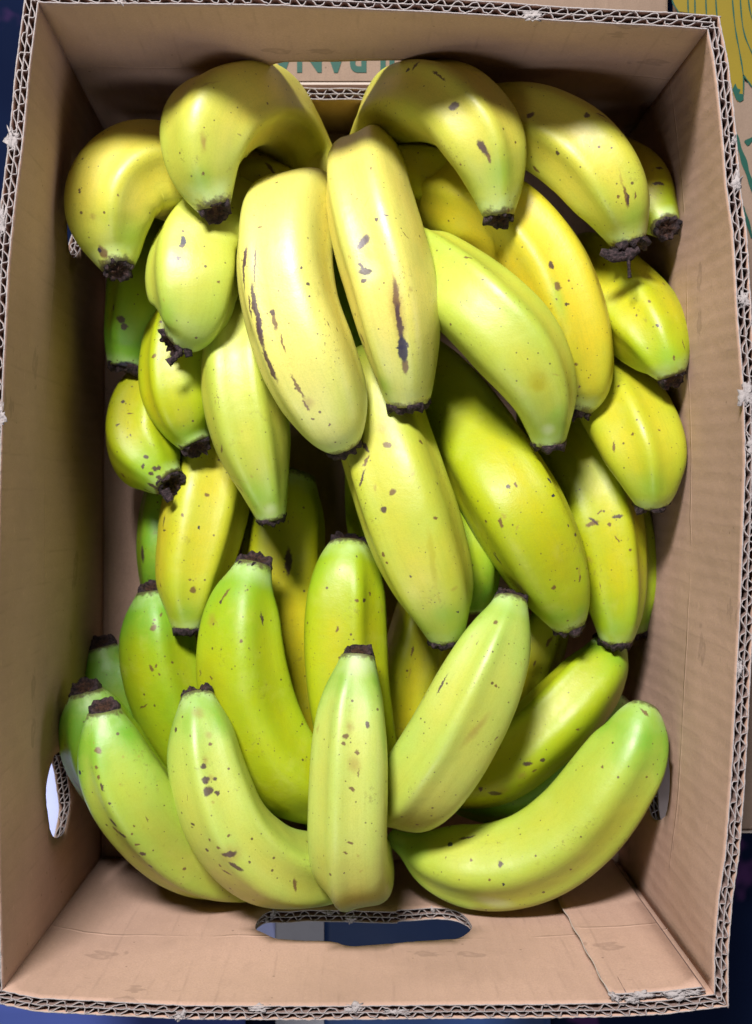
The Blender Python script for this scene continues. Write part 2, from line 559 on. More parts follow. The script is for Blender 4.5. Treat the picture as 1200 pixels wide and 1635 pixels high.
S3 = lambda ox, oy, pts: [(ox + a / 3, oy + b / 3) for a, b in pts]
HOLES = {
    'bottom': [S3(400, 1200, [(22, 850), (38, 805), (90, 768), (180, 768), (280, 760), (400, 762), (500, 763), (600, 767), (690, 768), (705, 761),
                              (800, 755), (880, 750), (960, 758), (1020, 785), (1055, 828), (1055, 855), (1000, 895), (900, 905), (800, 911), (700, 920), (600, 928),
                              (480, 935), (400, 915), (340, 910), (260, 908), (200, 905), (110, 895), (60, 870)])],
    'left': [[(90, 1203), (85, 1208), (77, 1233), (73, 1257), (73, 1280), (76, 1305), (80, 1328), (88, 1338), (100, 1330), (107, 1313), (111, 1280), (108, 1250), (103, 1218), (97, 1200)],
             [(118, 268), (112, 278), (108, 305), (106, 350), (108, 390), (115, 411), (126, 400), (134, 360), (134, 300), (126, 270)]],
    'right': [[(1060, 1183), (1066, 1200), (1070, 1240), (1067, 1285), (1060, 1306), (1045, 1308), (1037, 1290), (1034, 1240), (1040, 1195), (1050, 1182)]],
    'top': [[(425, 112), (440, 101), (470, 98), (520, 98), (560, 97), (640, 96), (680, 98), (700, 115), (690, 140), (660, 154), (600, 159), (560, 158), (500, 158), (450, 151), (428, 135)]],
}
WALLS = {
    'top': Wall(TOP, FLOOR['TL'], FLOOR['TR'], 1.3),
    'right': Wall(RIGHT, FLOOR['TR'], FLOOR['BR'], 5.1),
    'bottom': Wall(BOTTOM, FLOOR['BR'], FLOOR['BL'], 8.7),
    'left': Wall(LEFT, FLOOR['BL'], FLOOR['TL'], 12.9),
}


def densify(ring, m=4):
    out = []
    n = len(ring)
    for i in range(n):
        p0, p1, p2, p3 = [np.array(ring[(i + k) % n]) for k in (-1, 0, 1, 2)]
        for j in range(m):
            t = j / m
            q = 0.5 * ((2 * p1) + (-p0 + p2) * t + (2 * p0 - 5 * p1 + 4 * p2 - p3) * t * t + (-p0 + 3 * p1 - 3 * p2 + p3) * t ** 3)
            out.append(tuple(q))
    return out


for wi, (wn, w) in enumerate(WALLS.items()):
    holes = []
    for h in HOLES[wn]:
        r = densify([w.solve(*p) for p in h], 4)
        r = [(a + 0.0007 * noise.noise(Vector((i * 1.3, wi, 1))), b + 0.004 * noise.noise(Vector((i * 1.1, wi, 5)))) for i, (a, b) in enumerate(r)]
        holes.append(r)
    panel = cdt_sheet(w, holes, ragf(wi * 10 + 1, 0.0007), 0.0, 'side_panel', M_kraft, box, 0.0006)
    cdt_sheet(w, holes, ragf(wi * 10 + 2, 0.0008), THK / 2, 'middle_liner', M_flute_in, panel, 0.0005)
    cdt_sheet(w, holes, ragf(wi * 10 + 3, 0.0008), THK, 'outer_liner', M_kraft, panel, 0.0006)
    r1, r2 = ragf(wi * 10 + 4, 0.0006), ragf(wi * 10 + 5, 0.0006)
    wave_strip(w, lambda u: 1 + (r1(u) - 0.0002) / w.Hh, 0, THK / 2, 0.022, 'fluting', panel, 0.0, 1.0, wi * 7 + 1.5, 0.0094)
    wave_strip(w, lambda u: 1 + (r2(u) - 0.0002) / w.Hh, THK / 2, THK, 0.022, 'fluting', panel, 0.0, 1.0, wi * 7 + 2.5, 0.0088)
    tufts(w, panel, int(w.L * 13), wi + 40)
    for h in holes:
        us = [a for a, b in h]; ua, ub = min(us), max(us)
        grid = np.linspace(ua, ub, 60)
        low = []
        for g in grid:
            ys = []
            for i in range(len(h)):
                (x1, y1), (x2, y2) = h[i], h[(i + 1) % len(h)]
                if (x1 - g) * (x2 - g) <= 0 and x1 != x2: ys.append(y1 + (y2 - y1) * (g - x1) / (x2 - x1))
            low.append(min(ys) if ys else np.nan)
        low = np.array(low)
        ok = ~np.isnan(low)
        gl, ll = grid[ok], low[ok]
        tf = lambda u, gl=gl, ll=ll: float(np.interp(u, gl, ll))
        pit = 0.0094 if wn in ('bottom', 'top') else 0.007
        wave_strip(w, lambda u: tf(u) - 0.002, 0, THK / 2, 0.014, 'fluting', panel, ua - 0.006, ub + 0.006, wi * 7 + 3.5, pit)
        wave_strip(w, lambda u: tf(u) - 0.002, THK / 2, THK, 0.014, 'fluting', panel, ua - 0.006, ub + 0.006, wi * 7 + 4.5, pit * .95)
        if wn == 'bottom': tufts(w, panel, 5, wi + 60, ua, ub, THK, tf, 0.7)

# floor of the box
nx, ny = 30, 40
c4 = [P(*FLOOR[k], 0.0) for k in ('BL', 'BR', 'TR', 'TL')]
vv, ff = [], []
for j in range(ny + 1):
    for i in range(nx + 1):
        a, b = -0.02 + 1.04 * i / nx, -0.015 + 1.03 * j / ny
        p = (c4[0] * (1 - a) + c4[1] * a) * (1 - b) + (c4[3] * (1 - a) + c4[2] * a) * b
        vv.append((p[0], p[1], 0.0015 + 0.0015 * noise.noise(Vector((p[0] * 9, p[1] * 9, 0)))))
for j in range(ny):
    for i in range(nx):
        q = j * (nx + 1) + i
        ff.append((q, q + 1, q + nx + 2, q + nx + 1))
fl = mesh_obj('bottom_panel', vv, ff, M_kraft, box)
uvl = fl.data.uv_layers.new(name='UVMap')
for lp in fl.data.loops:
    v = fl.data.vertices[lp.vertex_index].co
    uvl.data[lp.index].uv = (v.x, v.y)
m = fl.modifiers.new('thickness', 'SOLIDIFY'); m.thickness = 0.004; m.offset = -1

# the glued flap lapped over the inside of the near wall, at its right end
wb = WALLS['bottom']
u_edge = wb.solve(981, 1597)[0]
u_low = wb.solve(893, 1438)
skew_low = (u_low[0] - u_edge) / (1 - u_low[1])
class Rev:
    """the same wall with the flap's free edge at low u"""
    def __init__(s, w): s.w = w; s.L, s.Hh = w.L, w.Hh
    def at(s, u, v, d=0.0): return s.w.at(1 - u, v, d)
wr_ = Rev(wb)
flap = cdt_sheet(wr_, [], ragf(91, 0.0007), -0.0045, 'glued_flap', M_kraft, box, 0.0008, 1 - u_edge, 0.994, 0, -skew_low, 0.999)
cdt_sheet(wr_, [], ragf(92, 0.0007), -0.0024, 'flap_backing', M_flute_in, flap, 0.0007, 1 - u_edge + .003, 0.994, 0, -skew_low, 0.996)
wave_strip(wr_, lambda u: 0.998, -0.0045, -0.0022, 0.02, 'fluting', flap, 1 - u_edge + .004, 0.992, 77, 0.0095)
tufts(wr_, flap, 5, 71, 1 - u_edge, 0.99, -0.004, None, 1.1)
# pale cut edge down the free side of the flap
vs_, fs_ = [], []
for i in range(70):
    v = i / 69
    u = 1 - u_edge - skew_low * (1 - v) + (0.0012 * math.sin(v * 40))
    j = 0.0006 * noise.noise(Vector((v * 60, 3, 3)))
    vs_ += [wr_.at(u - 0.0004 + j, v * .998, -0.0050), wr_.at(u + 0.0010 + j, v * .998, -0.0051), wr_.at(u - 0.0010 + j, v * .998, -0.0008)]
    if i:
        a, b = (i - 1) * 3, i * 3
        fs_ += [(a, b, b + 1, a + 1), (a, a + 2, b + 2, b)]
mesh_obj('cut_edge', vs_, fs_, M_seam, flap)

# ------------------------------------------------------------------ bananas
# id: (ripeness, ridge phase, spots, pale sheen in colour and coat, tip tilt, label, [(x, y, z, width px) stem -> tip])
BAN = {}
def B(k, ripe, phase, spots, pale, label, *pts):
    BAN[k] = dict(ripe=ripe, phase=phase, spots=spots, pale=pale, label=label, pts=np.array(pts, float) * np.array([1, 1, 0.74, 1]))

B('A', .92, .3, .2, 0.35, 'yellow banana beside the upper left wall, round bright patch and brown bruise above its tip',
  (380, 340, .085, 110), (320, 300, .115, 138), (262, 275, .145, 150), (215, 278, .165, 152), (182, 318, .176, 150), (178, 365, .178, 128), (184, 405, .180, 86), (188, 428, .184, 50))
B('B', .88, .0, .1, 0.45, 'large yellow banana arched highest at the upper left, brown stub tip pointing down',
  (545, 420, .03, 80), (520, 340, .045, 104), (480, 252, .07, 116), (436, 180, .125, 126), (385, 167, .185, 130), (338, 195, .205, 148), (325, 250, .208, 127), (332, 298, .205, 94), (343, 333, .205, 54))
B('C', .86, .25, .5, 0.45, 'arched yellow banana at the top right of centre with one long brown bruise',
  (575, 340, .03, 70), (588, 280, .05, 84), (606, 215, .075, 96), (650, 162, .135, 118), (722, 170, .19, 132), (770, 228, .205, 132), (790, 292, .204, 94), (796, 345, .202, 50))
B('D', .62, .6, .3, 0.45, 'short yellow-green banana whose dark tip curls into a thin dry tail',
  (385, 300, .09, 110), (345, 360, .135, 132), (314, 405, .160, 142), (308, 455, .172, 144), (306, 500, .172, 120), (296, 528, .168, 90), (279, 545, .166, 50))
B('E', .95, .63, .4, .95, 'palest cream-sheened yellow banana left of centre with long dark scratches down its left side',
  (505, 330, .07, 100), (475, 335, .13, 136), (456, 362, .175, 150), (452, 420, .198, 152), (463, 490, .205, 152), (490, 570, .205, 154), (520, 640, .195, 136), (538, 685, .185, 104), (548, 708, .178, 62))
B('F', .95, .63, .4, .85, 'pale yellow banana at the top centre with a long blackened streak down its middle',
  (600, 250, .08, 90), (585, 270, .14, 124), (585, 305, .180, 138), (600, 370, .203, 146), (622, 450, .210, 144), (636, 520, .208, 132), (645, 580, .200, 108), (650, 625, .19, 84), (652, 643, .187, 70))
B('G', .84, .1, .5, 0.35, 'yellow banana in the upper right corner with ragged dark tip and slanting brown scar',
  (700, 260, .07, 100), (740, 215, .11, 115), (805, 200, .15, 124), (870, 208, .178, 132), (935, 250, .195, 138), (978, 310, .198, 122), (996, 360, .192, 84), (1003, 388, .190, 56))
B('H', .97, .2, .3, .1, 'deep yellow banana curving between the arched bananas and the right side, two brown nicks',
  (640, 330, .07, 110), (715, 315, .10, 128), (800, 345, .135, 138), (866, 420, .155, 146), (905, 510, .16, 142), (925, 590, .155, 118), (926, 635, .15, 84), (922, 658, .15, 40))
B('I', .60, .55, .2, 0.35, 'smooth lime-yellow banana right of centre with an olive smudge near its dark tip',
  (640, 400, .13, 110), (700, 440, .17, 130), (765, 492, .20, 144), (828, 560, .205, 144), (863, 625, .20, 114), (874, 680, .19, 74), (876, 706, .185, 54))
B('J', .62, .35, .5, 0, 'long green-yellow banana running diagonally to the right, green freckled tip',
  (620, 560, .04, 110), (700, 625, .075, 134), (775, 730, .115, 148), (835, 830, .142, 152), (878, 915, .142, 128), (900, 970, .135, 88), (908, 998, .13, 54))
B('K', .68, .62, .5, 0.3, 'long yellow-green banana in the centre with brown scuffs near its upper end',
  (590, 560, .12, 120), (602, 660, .165, 144), (632, 760, .18, 152), (667, 865, .18, 149), (696, 945, .175, 122), (709, 1000, .168, 76), (712, 1020, .165, 56))
B('L', .85, .2, .6, 0, 'shadowed banana tucked against the upper right wall showing a large reddish brown stub',
  (935, 240, .08, 80), (985, 268, .11, 92), (1025, 300, .14, 100), (1043, 335, .155, 88), (1056, 352, .165, 62), (1062, 362, .17, 46))
B('M', .70, .5, .3, 0, 'stubby yellow-green banana beside the right wall below the ragged tip',
  (915, 395, .08, 110), (962, 442, .11, 128), (1012, 498, .148, 138), (1046, 542, .17, 116), (1064, 578, .18, 80), (1072, 600, .18, 48))
B('N', .72, .8, .3, .1, 'plump yellow-green banana beside the right wall with a square pale patch low down',
  (905, 560, .06, 100), (965, 620, .10, 126), (1008, 680, .145, 140), (1032, 735, .16, 126), (1040, 780, .16, 84), (1041, 802, .155, 56))
B('O', .66, .45, .6, 0, 'yellow-green banana on the right with crossed brown scuffs on its upper half',
  (850, 620, .04, 100), (905, 715, .08, 124), (952, 815, .10, 134), (977, 915, .108, 108), (984, 985, .105, 82), (984, 1022, .10, 54))
B('P', .50, .4, .2, 0, 'dim green banana edging out beside the right wall behind the scuffed banana',
  (950, 740, .03, 90), (990, 830, .06, 108), (1003, 915, .068, 106), (1008, 975, .066, 78), (1018, 1010, .064, 38))
B('Q', .25, .4, .6, 0, 'dark green banana deep against the left wall with a black tip',
  (290, 350, .05, 110), (240, 430, .075, 120), (217, 500, .085, 94), (206, 555, .082, 76), (202, 585, .08, 62))
B('R', .62, .5, .4, 0, 'green-yellow banana on the left with a brown core in its open tip',
  (310, 480, .07, 110), (288, 560, .10, 120), (285, 625, .11, 114), (297, 675, .112, 84), (312, 710, .115, 50))
B('S', .66, .9, .9, 0, 'rounded yellow banana by the left wall with many dark flecks round its stub',
  (300, 600, .04, 100), (262, 628, .07, 122), (234, 672, .085, 132), (232, 720, .092, 124), (252, 752, .10, 84), (270, 770, .105, 52))
B('T', .60, .6, .3, 0.4, 'lime-yellow banana left of centre narrowing to a bright green lower end',
  (410, 480, .10, 110), (384, 560, .135, 128), (386, 630, .152, 136), (402, 710, .158, 122), (420, 775, .156, 82), (430, 812, .152, 58), (433, 826, .15, 48))
B('U', .76, .5, .4, 0.1, 'olive yellow banana on the left hanging below the flecked banana',
  (350, 680, .05, 120), (335, 760, .075, 136), (317, 850, .09, 134), (302, 930, .095, 108), (300, 980, .095, 70), (300, 1004, .095, 50))
B('V', .20, .5, .5, 0, 'dark green banana hidden behind the olive yellow banana, left edge showing',
  (290, 740, .03, 90), (268, 830, .055, 94), (264, 910, .06, 88), (268, 990, .055, 60))
B('W', .80, .5, .4, 0, 'shadowed olive banana in the middle with one upright brown lens-shaped scar',
  (520, 1330, 0.017, 80), (490, 1180, 0.033, 110), (462, 1040, 0.044, 124), (452, 900, 0.050, 130), (462, 800, 0.048, 108), (475, 755, 0.044, 60))
B('X', .52, .9, .5, 0, 'light green banana standing tip up left of centre, tip like a dark crown',
  (620, 1290, .04, 80), (540, 1265, .08, 115), (455, 1225, .112, 138), (405, 1140, .128, 146), (386, 1050, .135, 138), (390, 960, .132, 108), (402, 915, .128, 66), (405, 902, .126, 60))
B('Y', .60, .2, .3, 0, 'yellow-green banana tip up in the centre behind the lowest central banana',
  (590, 1320, 0.056, 90), (570, 1200, 0.093, 122), (553, 1090, 0.116, 130), (549, 1000, 0.121, 130), (552, 930, 0.121, 116), (556, 885, 0.116, 86), (557, 870, 0.113, 66))
B('Z', .50, .6, .5, 0.6, 'pale lime banana bottom left of centre with a line of brown freckles down it',
  (600, 1330, .05, 60), (555, 1372, .085, 95), (495, 1392, .12, 118), (430, 1382, .148, 134), (372, 1328, .165, 134), (336, 1240, .170, 126), (322, 1165, .166, 102), (316, 1122, .16, 62), (315, 1112, .157, 54))
B('AA', .55, .68, .4, 0.8, 'pale green-yellow banana at the bottom centre, lying foremost with its tip up',
  (585, 1330, .05, 80), (575, 1385, .10, 116), (563, 1384, .145, 126), (559, 1340, .172, 128), (560, 1260, .186, 127), (562, 1180, .188, 120), (565, 1110, .183, 98), (570, 1062, .176, 64), (571, 1048, .174, 56))
B('AC', .42, .5, .6, 0.35, 'lime green banana at the bottom left with brown freckles and scabs',
  (500, 1370, .06, 90), (410, 1378, .10, 118), (318, 1365, .135, 134), (245, 1312, .16, 134), (196, 1240, .175, 128), (174, 1178, .18, 98), (167, 1142, .18, 60), (166, 1135, .18, 54))
B('AD', .34, .4, .3, 0, 'green banana against the left wall behind the freckled lime one, crumpled tip',
  (360, 1370, .07, 90), (275, 1330, .10, 118), (205, 1260, .125, 128), (160, 1185, .14, 126), (144, 1130, .145, 92), (138, 1104, .145, 54))
B('AE', .15, .4, .2, 0, 'dark green banana deep in shadow beside the left wall, barely visible',
  (300, 1320, .02, 80), (240, 1220, .03, 98), (192, 1130, .04, 104), (172, 1065, .04, 84), (163, 1032, .04, 48))
B('AF', .38, .85, .4, 0, 'dim green banana on the left side with small oval scars, tip up',
  (430, 1320, .03, 90), (345, 1240, .05, 118), (292, 1150, .065, 128), (260, 1060, .07, 128), (250, 985, .068, 104), (246, 945, .065, 56))
B('AG', .72, .5, .4, 0, 'olive banana in shadow between the two central bananas and the slanting pale one',
  (600, 1270, 0.020, 90), (640, 1150, 0.035, 112), (668, 1050, 0.040, 118), (690, 950, 0.037, 100), (700, 890, 0.035, 60))
B('AH', .52, .0, .3, 0.6, 'pale lime banana slanting up to the right near the lower middle',
  (625, 1250, .06, 70), (642, 1272, .11, 112), (672, 1248, .15, 136), (722, 1175, .172, 142), (768, 1085, .178, 132), (800, 1010, .172, 98), (813, 970, .165, 62), (815, 958, .162, 54))
B('AI', .58, .4, .5, 0, 'shaded olive green banana slanting along the lower right, brown scuffs at its low end',
  (650, 1240, .05, 80), (720, 1242, .08, 100), (790, 1228, .10, 114), (855, 1180, .108, 118), (915, 1122, .108, 116), (958, 1068, .10, 96), (975, 1028, .093, 56))
B('AJ', .18, .4, .2, 0, 'dark green banana in the gap above the large curved lower right one',
  (700, 1240, .03, 70), (760, 1262, .05, 92), (830, 1258, .058, 108), (890, 1215, .06, 108), (950, 1160, .058, 80), (985, 1110, .05, 50))
B('AK', .50, .05, .3, 0.35, 'large curved lime banana filling the lower right, thin stem end pointing left',
  (622, 1335, .098, 26), (648, 1348, .10, 40), (682, 1366, .108, 84), (730, 1378, .118, 120), (790, 1382, .128, 132), (860, 1362, .137, 138), (925, 1314, .145, 140), (978, 1245, .152, 134), (1013, 1185, .155, 114), (1024, 1146, .154, 78), (1030, 1130, .15, 48))
B('AL', .75, .4, .5, 0, 'yellow banana seen as a strip behind the slanting pale lime one',
  (740, 1260, 0.021, 70), (795, 1170, 0.042, 86), (840, 1085, 0.052, 84), (868, 1015, 0.055, 74), (885, 960, 0.049, 50))
B('AM', .35, .4, .2, 0, 'green banana sliver in the dark gap left of the long central one',
  (590, 640, 0.024, 80), (601, 740, 0.042, 96), (604, 840, 0.045, 96), (608, 920, 0.042, 60))
B('AN', .85, .4, .5, 0, 'dim yellow banana strip in the gap right of the long central one',
  (640, 640, 0.028, 90), (680, 740, 0.044, 104), (699, 830, 0.048, 106), (702, 910, 0.047, 96), (706, 980, 0.044, 60))
B('AO', .30, .4, .2, 0, 'very dark green banana at the bottom of the gap beside the diagonal one',
  (700, 700, .03, 90), (738, 800, .045, 106), (748, 890, .05, 106), (752, 970, .048, 76))
B('AP', .85, .4, .5, 0, 'shadowed yellow banana seen under the arch at the upper left',
  (500, 400, .04, 90), (455, 330, .085, 110), (400, 300, .105, 112), (350, 320, .105, 96), (325, 370, .10, 70))
B('AR', .8, .4, .5, 0, 'shadowed yellow banana seen under the arch right of the top centre',
  (560, 330, .05, 90), (610, 290, .09, 100), (668, 278, .105, 100), (730, 300, .10, 90), (770, 350, .09, 60))
B('AS', .25, .4, .3, 0, 'dark green banana low between the two palest bananas',
  (500, 420, .05, 90), (525, 500, .09, 104), (545, 600, .10, 104), (560, 690, .09, 80))

GROUP = 'bananas in the cardboard box'
NS = 40


def catmull(pts, n):
    p = pts.copy()
    k = np.linalg.norm(np.diff(np.c_[p[:, 0:2], p[:, 2] * 2600], axis=0), axis=1) ** 0.5
    tt = np.r_[0, np.cumsum(k)]
    ext = np.vstack([2 * p[0] - p[1], p, 2 * p[-1] - p[-2]])
    te = np.r_[-k[0], tt, tt[-1] + k[-1]]
    out = []
    for t in np.linspace(0, tt[-1], n * 4):
        i = min(len(tt) - 2, max(0, np.searchsorted(tt, t, side='right') - 1))
        P0, P1, P2, P3 = ext[i:i + 4]; t0, t1, t2, t3 = te[i:i + 4]
        A1 = (t1 - t) / (t1 - t0) * P0 + (t - t0) / (t1 - t0) * P1
        A2 = (t2 - t) / (t2 - t1) * P1 + (t - t1) / (t2 - t1) * P2
        A3 = (t3 - t) / (t3 - t2) * P2 + (t - t2) / (t3 - t2) * P3
        B1 = (t2 - t) / (t2 - t0) * A1 + (t - t0) / (t2 - t0) * A2
        B2 = (t3 - t) / (t3 - t1) * A2 + (t - t1) / (t3 - t1) * A3
        out.append((t2 - t) / (t2 - t1) * B1 + (t - t1) / (t2 - t1) * B2)
    out = np.array(out)
    W = np.array([P(*q[:3]) for q in out])
    s = np.r_[0, np.cumsum(np.linalg.norm(np.diff(W, axis=0), axis=1))]
    g = np.linspace(0, s[-1], n)
    return np.array([np.interp(g, s, out[:, c]) for c in range(4)]).T


keys = list(BAN)
spl = {k: catmull(BAN[k]['pts'], NS) for k in keys}
# --- let the pile settle: push touching bananas apart along the sight line, keeping each outline in place
allp = np.concatenate([spl[k] for k in keys])
own = np.repeat(np.arange(len(keys)), NS)
z0 = allp[:, 2].copy(); z = z0.copy()
diff_own = own[:, None] != own[None, :]
sgn = np.sign(z0[:, None] - z0[None, :])
for it in range(70):
    k = (H - z) / F
    X = (allp[:, 0] - CX) * k; Y = (CY - allp[:, 1]) * k; R = allp[:, 3] / 2 * k * 0.93
    dxy2 = (X[:, None] - X[None]) ** 2 + (Y[:, None] - Y[None]) ** 2
    rs = R[:, None] + R[None]
    need = np.sqrt(np.maximum(0, rs ** 2 - dxy2))
    dz = np.abs(z[:, None] - z[None])
    pen = np.where(diff_own & (need > dz), need - dz, 0)
    push = np.maximum(0, pen * (sgn > 0)).max(1) - np.maximum(0, pen * (sgn < 0)).max(1)
    z = z + 0.30 * push
    z = z + 0.03 * (z0 - z)
    # smooth the offset along each banana
    off = (z - z0).reshape(len(keys), NS)
    for _ in range(6):
        o2 = off.copy()
        o2[:, 1:-1] = (off[:, :-2] + 2 * off[:, 1:-1] + off[:, 2:]) / 4
        o2[:, 0] = (off[:, 0] + off[:, 1]) / 2; o2[:, -1] = (off[:, -1] + off[:, -2]) / 2
        off = o2
    z = z0 + off.ravel()
    z = np.clip(z, R + 0.003, 0.162)
allp[:, 2] = z
for i, k in enumerate(keys):
    spl[k] = allp[i * NS:(i + 1) * NS]

NR, NA = 110, 60
def rs_noise(*a): return noise.noise(Vector(a))


def build_banana(idx, k):
    b = BAN[k]
    s0 = spl[k]
    W = np.array([P(*q[:3]) for q in s0])
    R = s0[:, 3] / 2 * (H - s0[:, 2]) / F
    s = np.r_[0, np.cumsum(np.linalg.norm(np.diff(W, axis=0), axis=1))]
    g = np.linspace(0, s[-1], NR)
    W = np.array([np.interp(g, s, W[:, c]) for c in range(3)]).T
    R = np.interp(g, s, R)
    for _ in range(4):
        W[1:-1] = (W[:-2] + 2 * W[1:-1] + W[2:]) / 4
        R[1:-1] = (R[:-2] + 2 * R[1:-1] + R[2:]) / 4
    L = g[-1]
    T = np.gradient(W, axis=0); T /= np.linalg.norm(T, axis=1)[:, None]
    if k != 'AK':      # rounded hidden end
        q = np.clip(g / (R[0] * 1.3), 0, 1); R = R * np.sqrt(np.maximum(0.03, 1 - (1 - q) ** 2))
    mid = int(NR * 0.62)
    view = np.array([0, 0, H]) - W[mid]; view /= np.linalg.norm(view)
    N = np.zeros_like(W)
    n = view - T[mid] * np.dot(view, T[mid]); n /= np.linalg.norm(n); N[mid] = n
    for rgn in (range(mid + 1, NR), range(mid - 1, -1, -1)):
        pv = n
        for i in rgn:
            v = pv - T[i] * np.dot(pv, T[i]); pv = v / np.linalg.norm(v); N[i] = pv
    Bn = np.cross(T, N)
    verts, al, rg, uvs = [], [], [], []
    ph = b['phase'] * 2 * math.pi / 5
    rv = [1 + 0.35 * rs_noise(idx * 2.2, q * 3.1, 0) for q in range(5)]
    for i in range(NR):
        t = g[i] / L
        fade = min(1, (1 - t) * 7, 0.3 + t * 5)
        for j in range(NA):
            th = 2 * math.pi * j / NA
            a = th - ph + 0.16 * math.sin(th * 2 + idx)
            c5 = math.cos(5 * a)
            kq = rv[int(((a / (2 * math.pi)) * 5 + .5) // 1) % 5] if True else 1
            sharp = 0.064 * c5 + 0.010 * math.cos(10 * a)
            f = 1 + fade * sharp * (0.75 + 0.25 * kq) * 1.15
            f += 0.016 * rs_noise(math.cos(th) * .9 + idx * 5, math.sin(th) * .9, t * 4) + 0.005 * rs_noise(math.cos(th) * 3 + idx * 5, math.sin(th) * 3, t * 16)
            r = R[i] * f / 1.02
            verts.append(W[i] + (N[i] * math.cos(th) + Bn[i] * math.sin(th)) * r)
            al.append(t); rg.append(c5 * fade); uvs.append((th * 0.022, g[i]))
    faces = [(i * NA + j, i * NA + (j + 1) % NA, (i + 1) * NA + (j + 1) % NA, (i + 1) * NA + j) for i in range(NR - 1) for j in range(NA)]
    # close both ends
    for (ring, sg) in ((0, -1), (NR - 1, 1)):
        verts.append(W[ring] + T[ring] * sg * (R[ring] * (.25 if sg < 0 else .02))); al.append(0.0 if sg < 0 else 1.0); rg.append(0); uvs.append((0, g[ring]))
        c = len(verts) - 1
        for j in range(NA):
            q = (ring * NA + j, ring * NA + (j + 1) % NA, c)
            faces.append(q if sg > 0 else q[::-1])
    verts = np.array(verts)
    org = np.array([verts[:, 0].mean(), verts[:, 1].mean(), verts[:, 2].min()])
    # marks -> local frames
    marks = []
    V2 = verts[:NR * NA]
    cen = np.repeat(W, NA, axis=0)
    nrm = V2 - cen; nrm /= np.linalg.norm(nrm, axis=1)[:, None] + 1e-9
    kk = F / (H - V2[:, 2])
    qx = CX + V2[:, 0] * kk; qy = CY - V2[:, 1] * kk
    vd = np.array([0, 0, H]) - V2; vd /= np.linalg.norm(vd, axis=1)[:, None]
    face = (nrm * vd).sum(1)
    for (x1, y1, x2, y2, wpx, kind) in MARKS.get(k, []):
        mx, my = (x1 + x2) / 2, (y1 + y2) / 2
        e = (qx - mx) ** 2 + (qy - my) ** 2 + np.where(face < 0.05, 1e6, 0)
        i = int(np.argmin(e))
        if e[i] > 900: continue
        loc = V2[i].copy(); nn = nrm[i]; sc_ = (H - loc[2]) / F
        # slide from the vertex to the exact pixel on the tangent plane
        loc = loc + np.array([(mx - qx[i]) * sc_, -(my - qy[i]) * sc_, 0])
        a = np.array([x2 - x1, -(y2 - y1), 0.0])
        ln = np.linalg.norm(a)
        if ln < 1: a = np.array([1.0, 0, 0]); ln = wpx
        a = a / np.linalg.norm(a)
        cosf = max(0.45, face[i])
        ax = a - nn * np.dot(a, nn); st = 1 / max(0.45, np.linalg.norm(ax)); ax /= np.linalg.norm(ax)
        bx = np.cross(nn, ax)
        M = Matrix((ax, bx, nn)).transposed()
        marks.append((tuple(loc - org), tuple(M.to_euler()), (max(ln * 1.05, wpx * 1.25) / 2) * sc_ * st, wpx * 1.25 / 2 * sc_, 0, kind))
    mat = banana_material(idx, b['ripe'], marks, b['spots'], b['pale'])
    root = empty('banana', tuple(org))
    tag(root, b['label'], 'banana', GROUP)
    peel = mesh_obj('peel', verts, faces, mat, root, org)
    me = peel.data
    a1 = me.attributes.new('along', 'FLOAT', 'POINT'); a1.data.foreach_set('value', al)
    a2 = me.attributes.new('ridge', 'FLOAT', 'POINT'); a2.data.foreach_set('value', rg)
    ul = me.uv_layers.new(name='UVMap')
    li = np.zeros(len(me.loops), dtype=int); me.loops.foreach_get('vertex_index', li)
    ul.data.foreach_set('uv', np.array(uvs)[li].ravel())
    # blossom end
    if k in NO_TIP: return
    r0 = R[-1] * (0.90 if k in UPTIP else 0.98); Tn, Nn, Bb, W0 = T[-1], N[-1], Bn[-1], W[-1]
    if k in UPTIP:
        Tn = Tn * 0.85 + np.array([0, 0, 0.50]); Tn /= np.linalg.norm(Tn)
        Nn = Nn - Tn * np.dot(Nn, Tn); Nn /= np.linalg.norm(Nn); Bb = np.cross(Tn, Nn)
    prof = [(0.92, -0.0026, 0), (1.04, -0.0016, 0), (1.06, -0.0002, 0), (1.00, 0.0014, 0), (0.90, 0.0026, 0), (0.74, 0.0029, .2), (0.58, 0.0020, .6), (0.38, 0.0016, 1), (0.20, 0.0022, 1)]
    na = 40
    vs, fs, inn = [], [], []
    rag = RAG.get(k, 1.0)
    for pi, (rr, hh, iv) in enumerate(prof):
        for j in range(na):
            th = 2 * math.pi * j / na
            n1 = rs_noise(math.cos(th) * 2.2 + idx * 3, math.sin(th) * 2.2, pi * .25)
            n2 = rs_noise(math.cos(th) * 3.6 + idx * 3, math.sin(th) * 3.6, pi * .6 + 4) * (1.3 + rs_noise(math.cos(th) * 9, math.sin(th) * 9, idx))
            n3 = rs_noise(math.cos(th) * 1.1 + idx * 7, math.sin(th) * 1.1, 9)
            amp = min(1, pi / 2.0)
            r = r0 * rr * (1 + amp * (0.22 * n1 + 0.10 * n2) * rag)
            h = hh * (r0 / 0.0085) * (1.4 if k in UPTIP and pi >= 2 else 1.0) + amp * rag * (0.0017 * n2 + 0.0020 * n1 + 0.0016 * n3) * (1 if pi < 6 else .5)
            vs.append(W0 + Tn * h + (Nn * math.cos(th) + Bb * math.sin(th)) * r)
            inn.append(iv)
        if pi:
            for j in range(na):
                a, c = (pi - 1) * na + j, pi * na + j
                fs.append((a, (pi - 1) * na + (j + 1) % na, pi * na + (j + 1) % na, c))
    vs.append(W0 + Tn * (0.0030 if k in UPTIP else 0.0022)); inn.append(1)
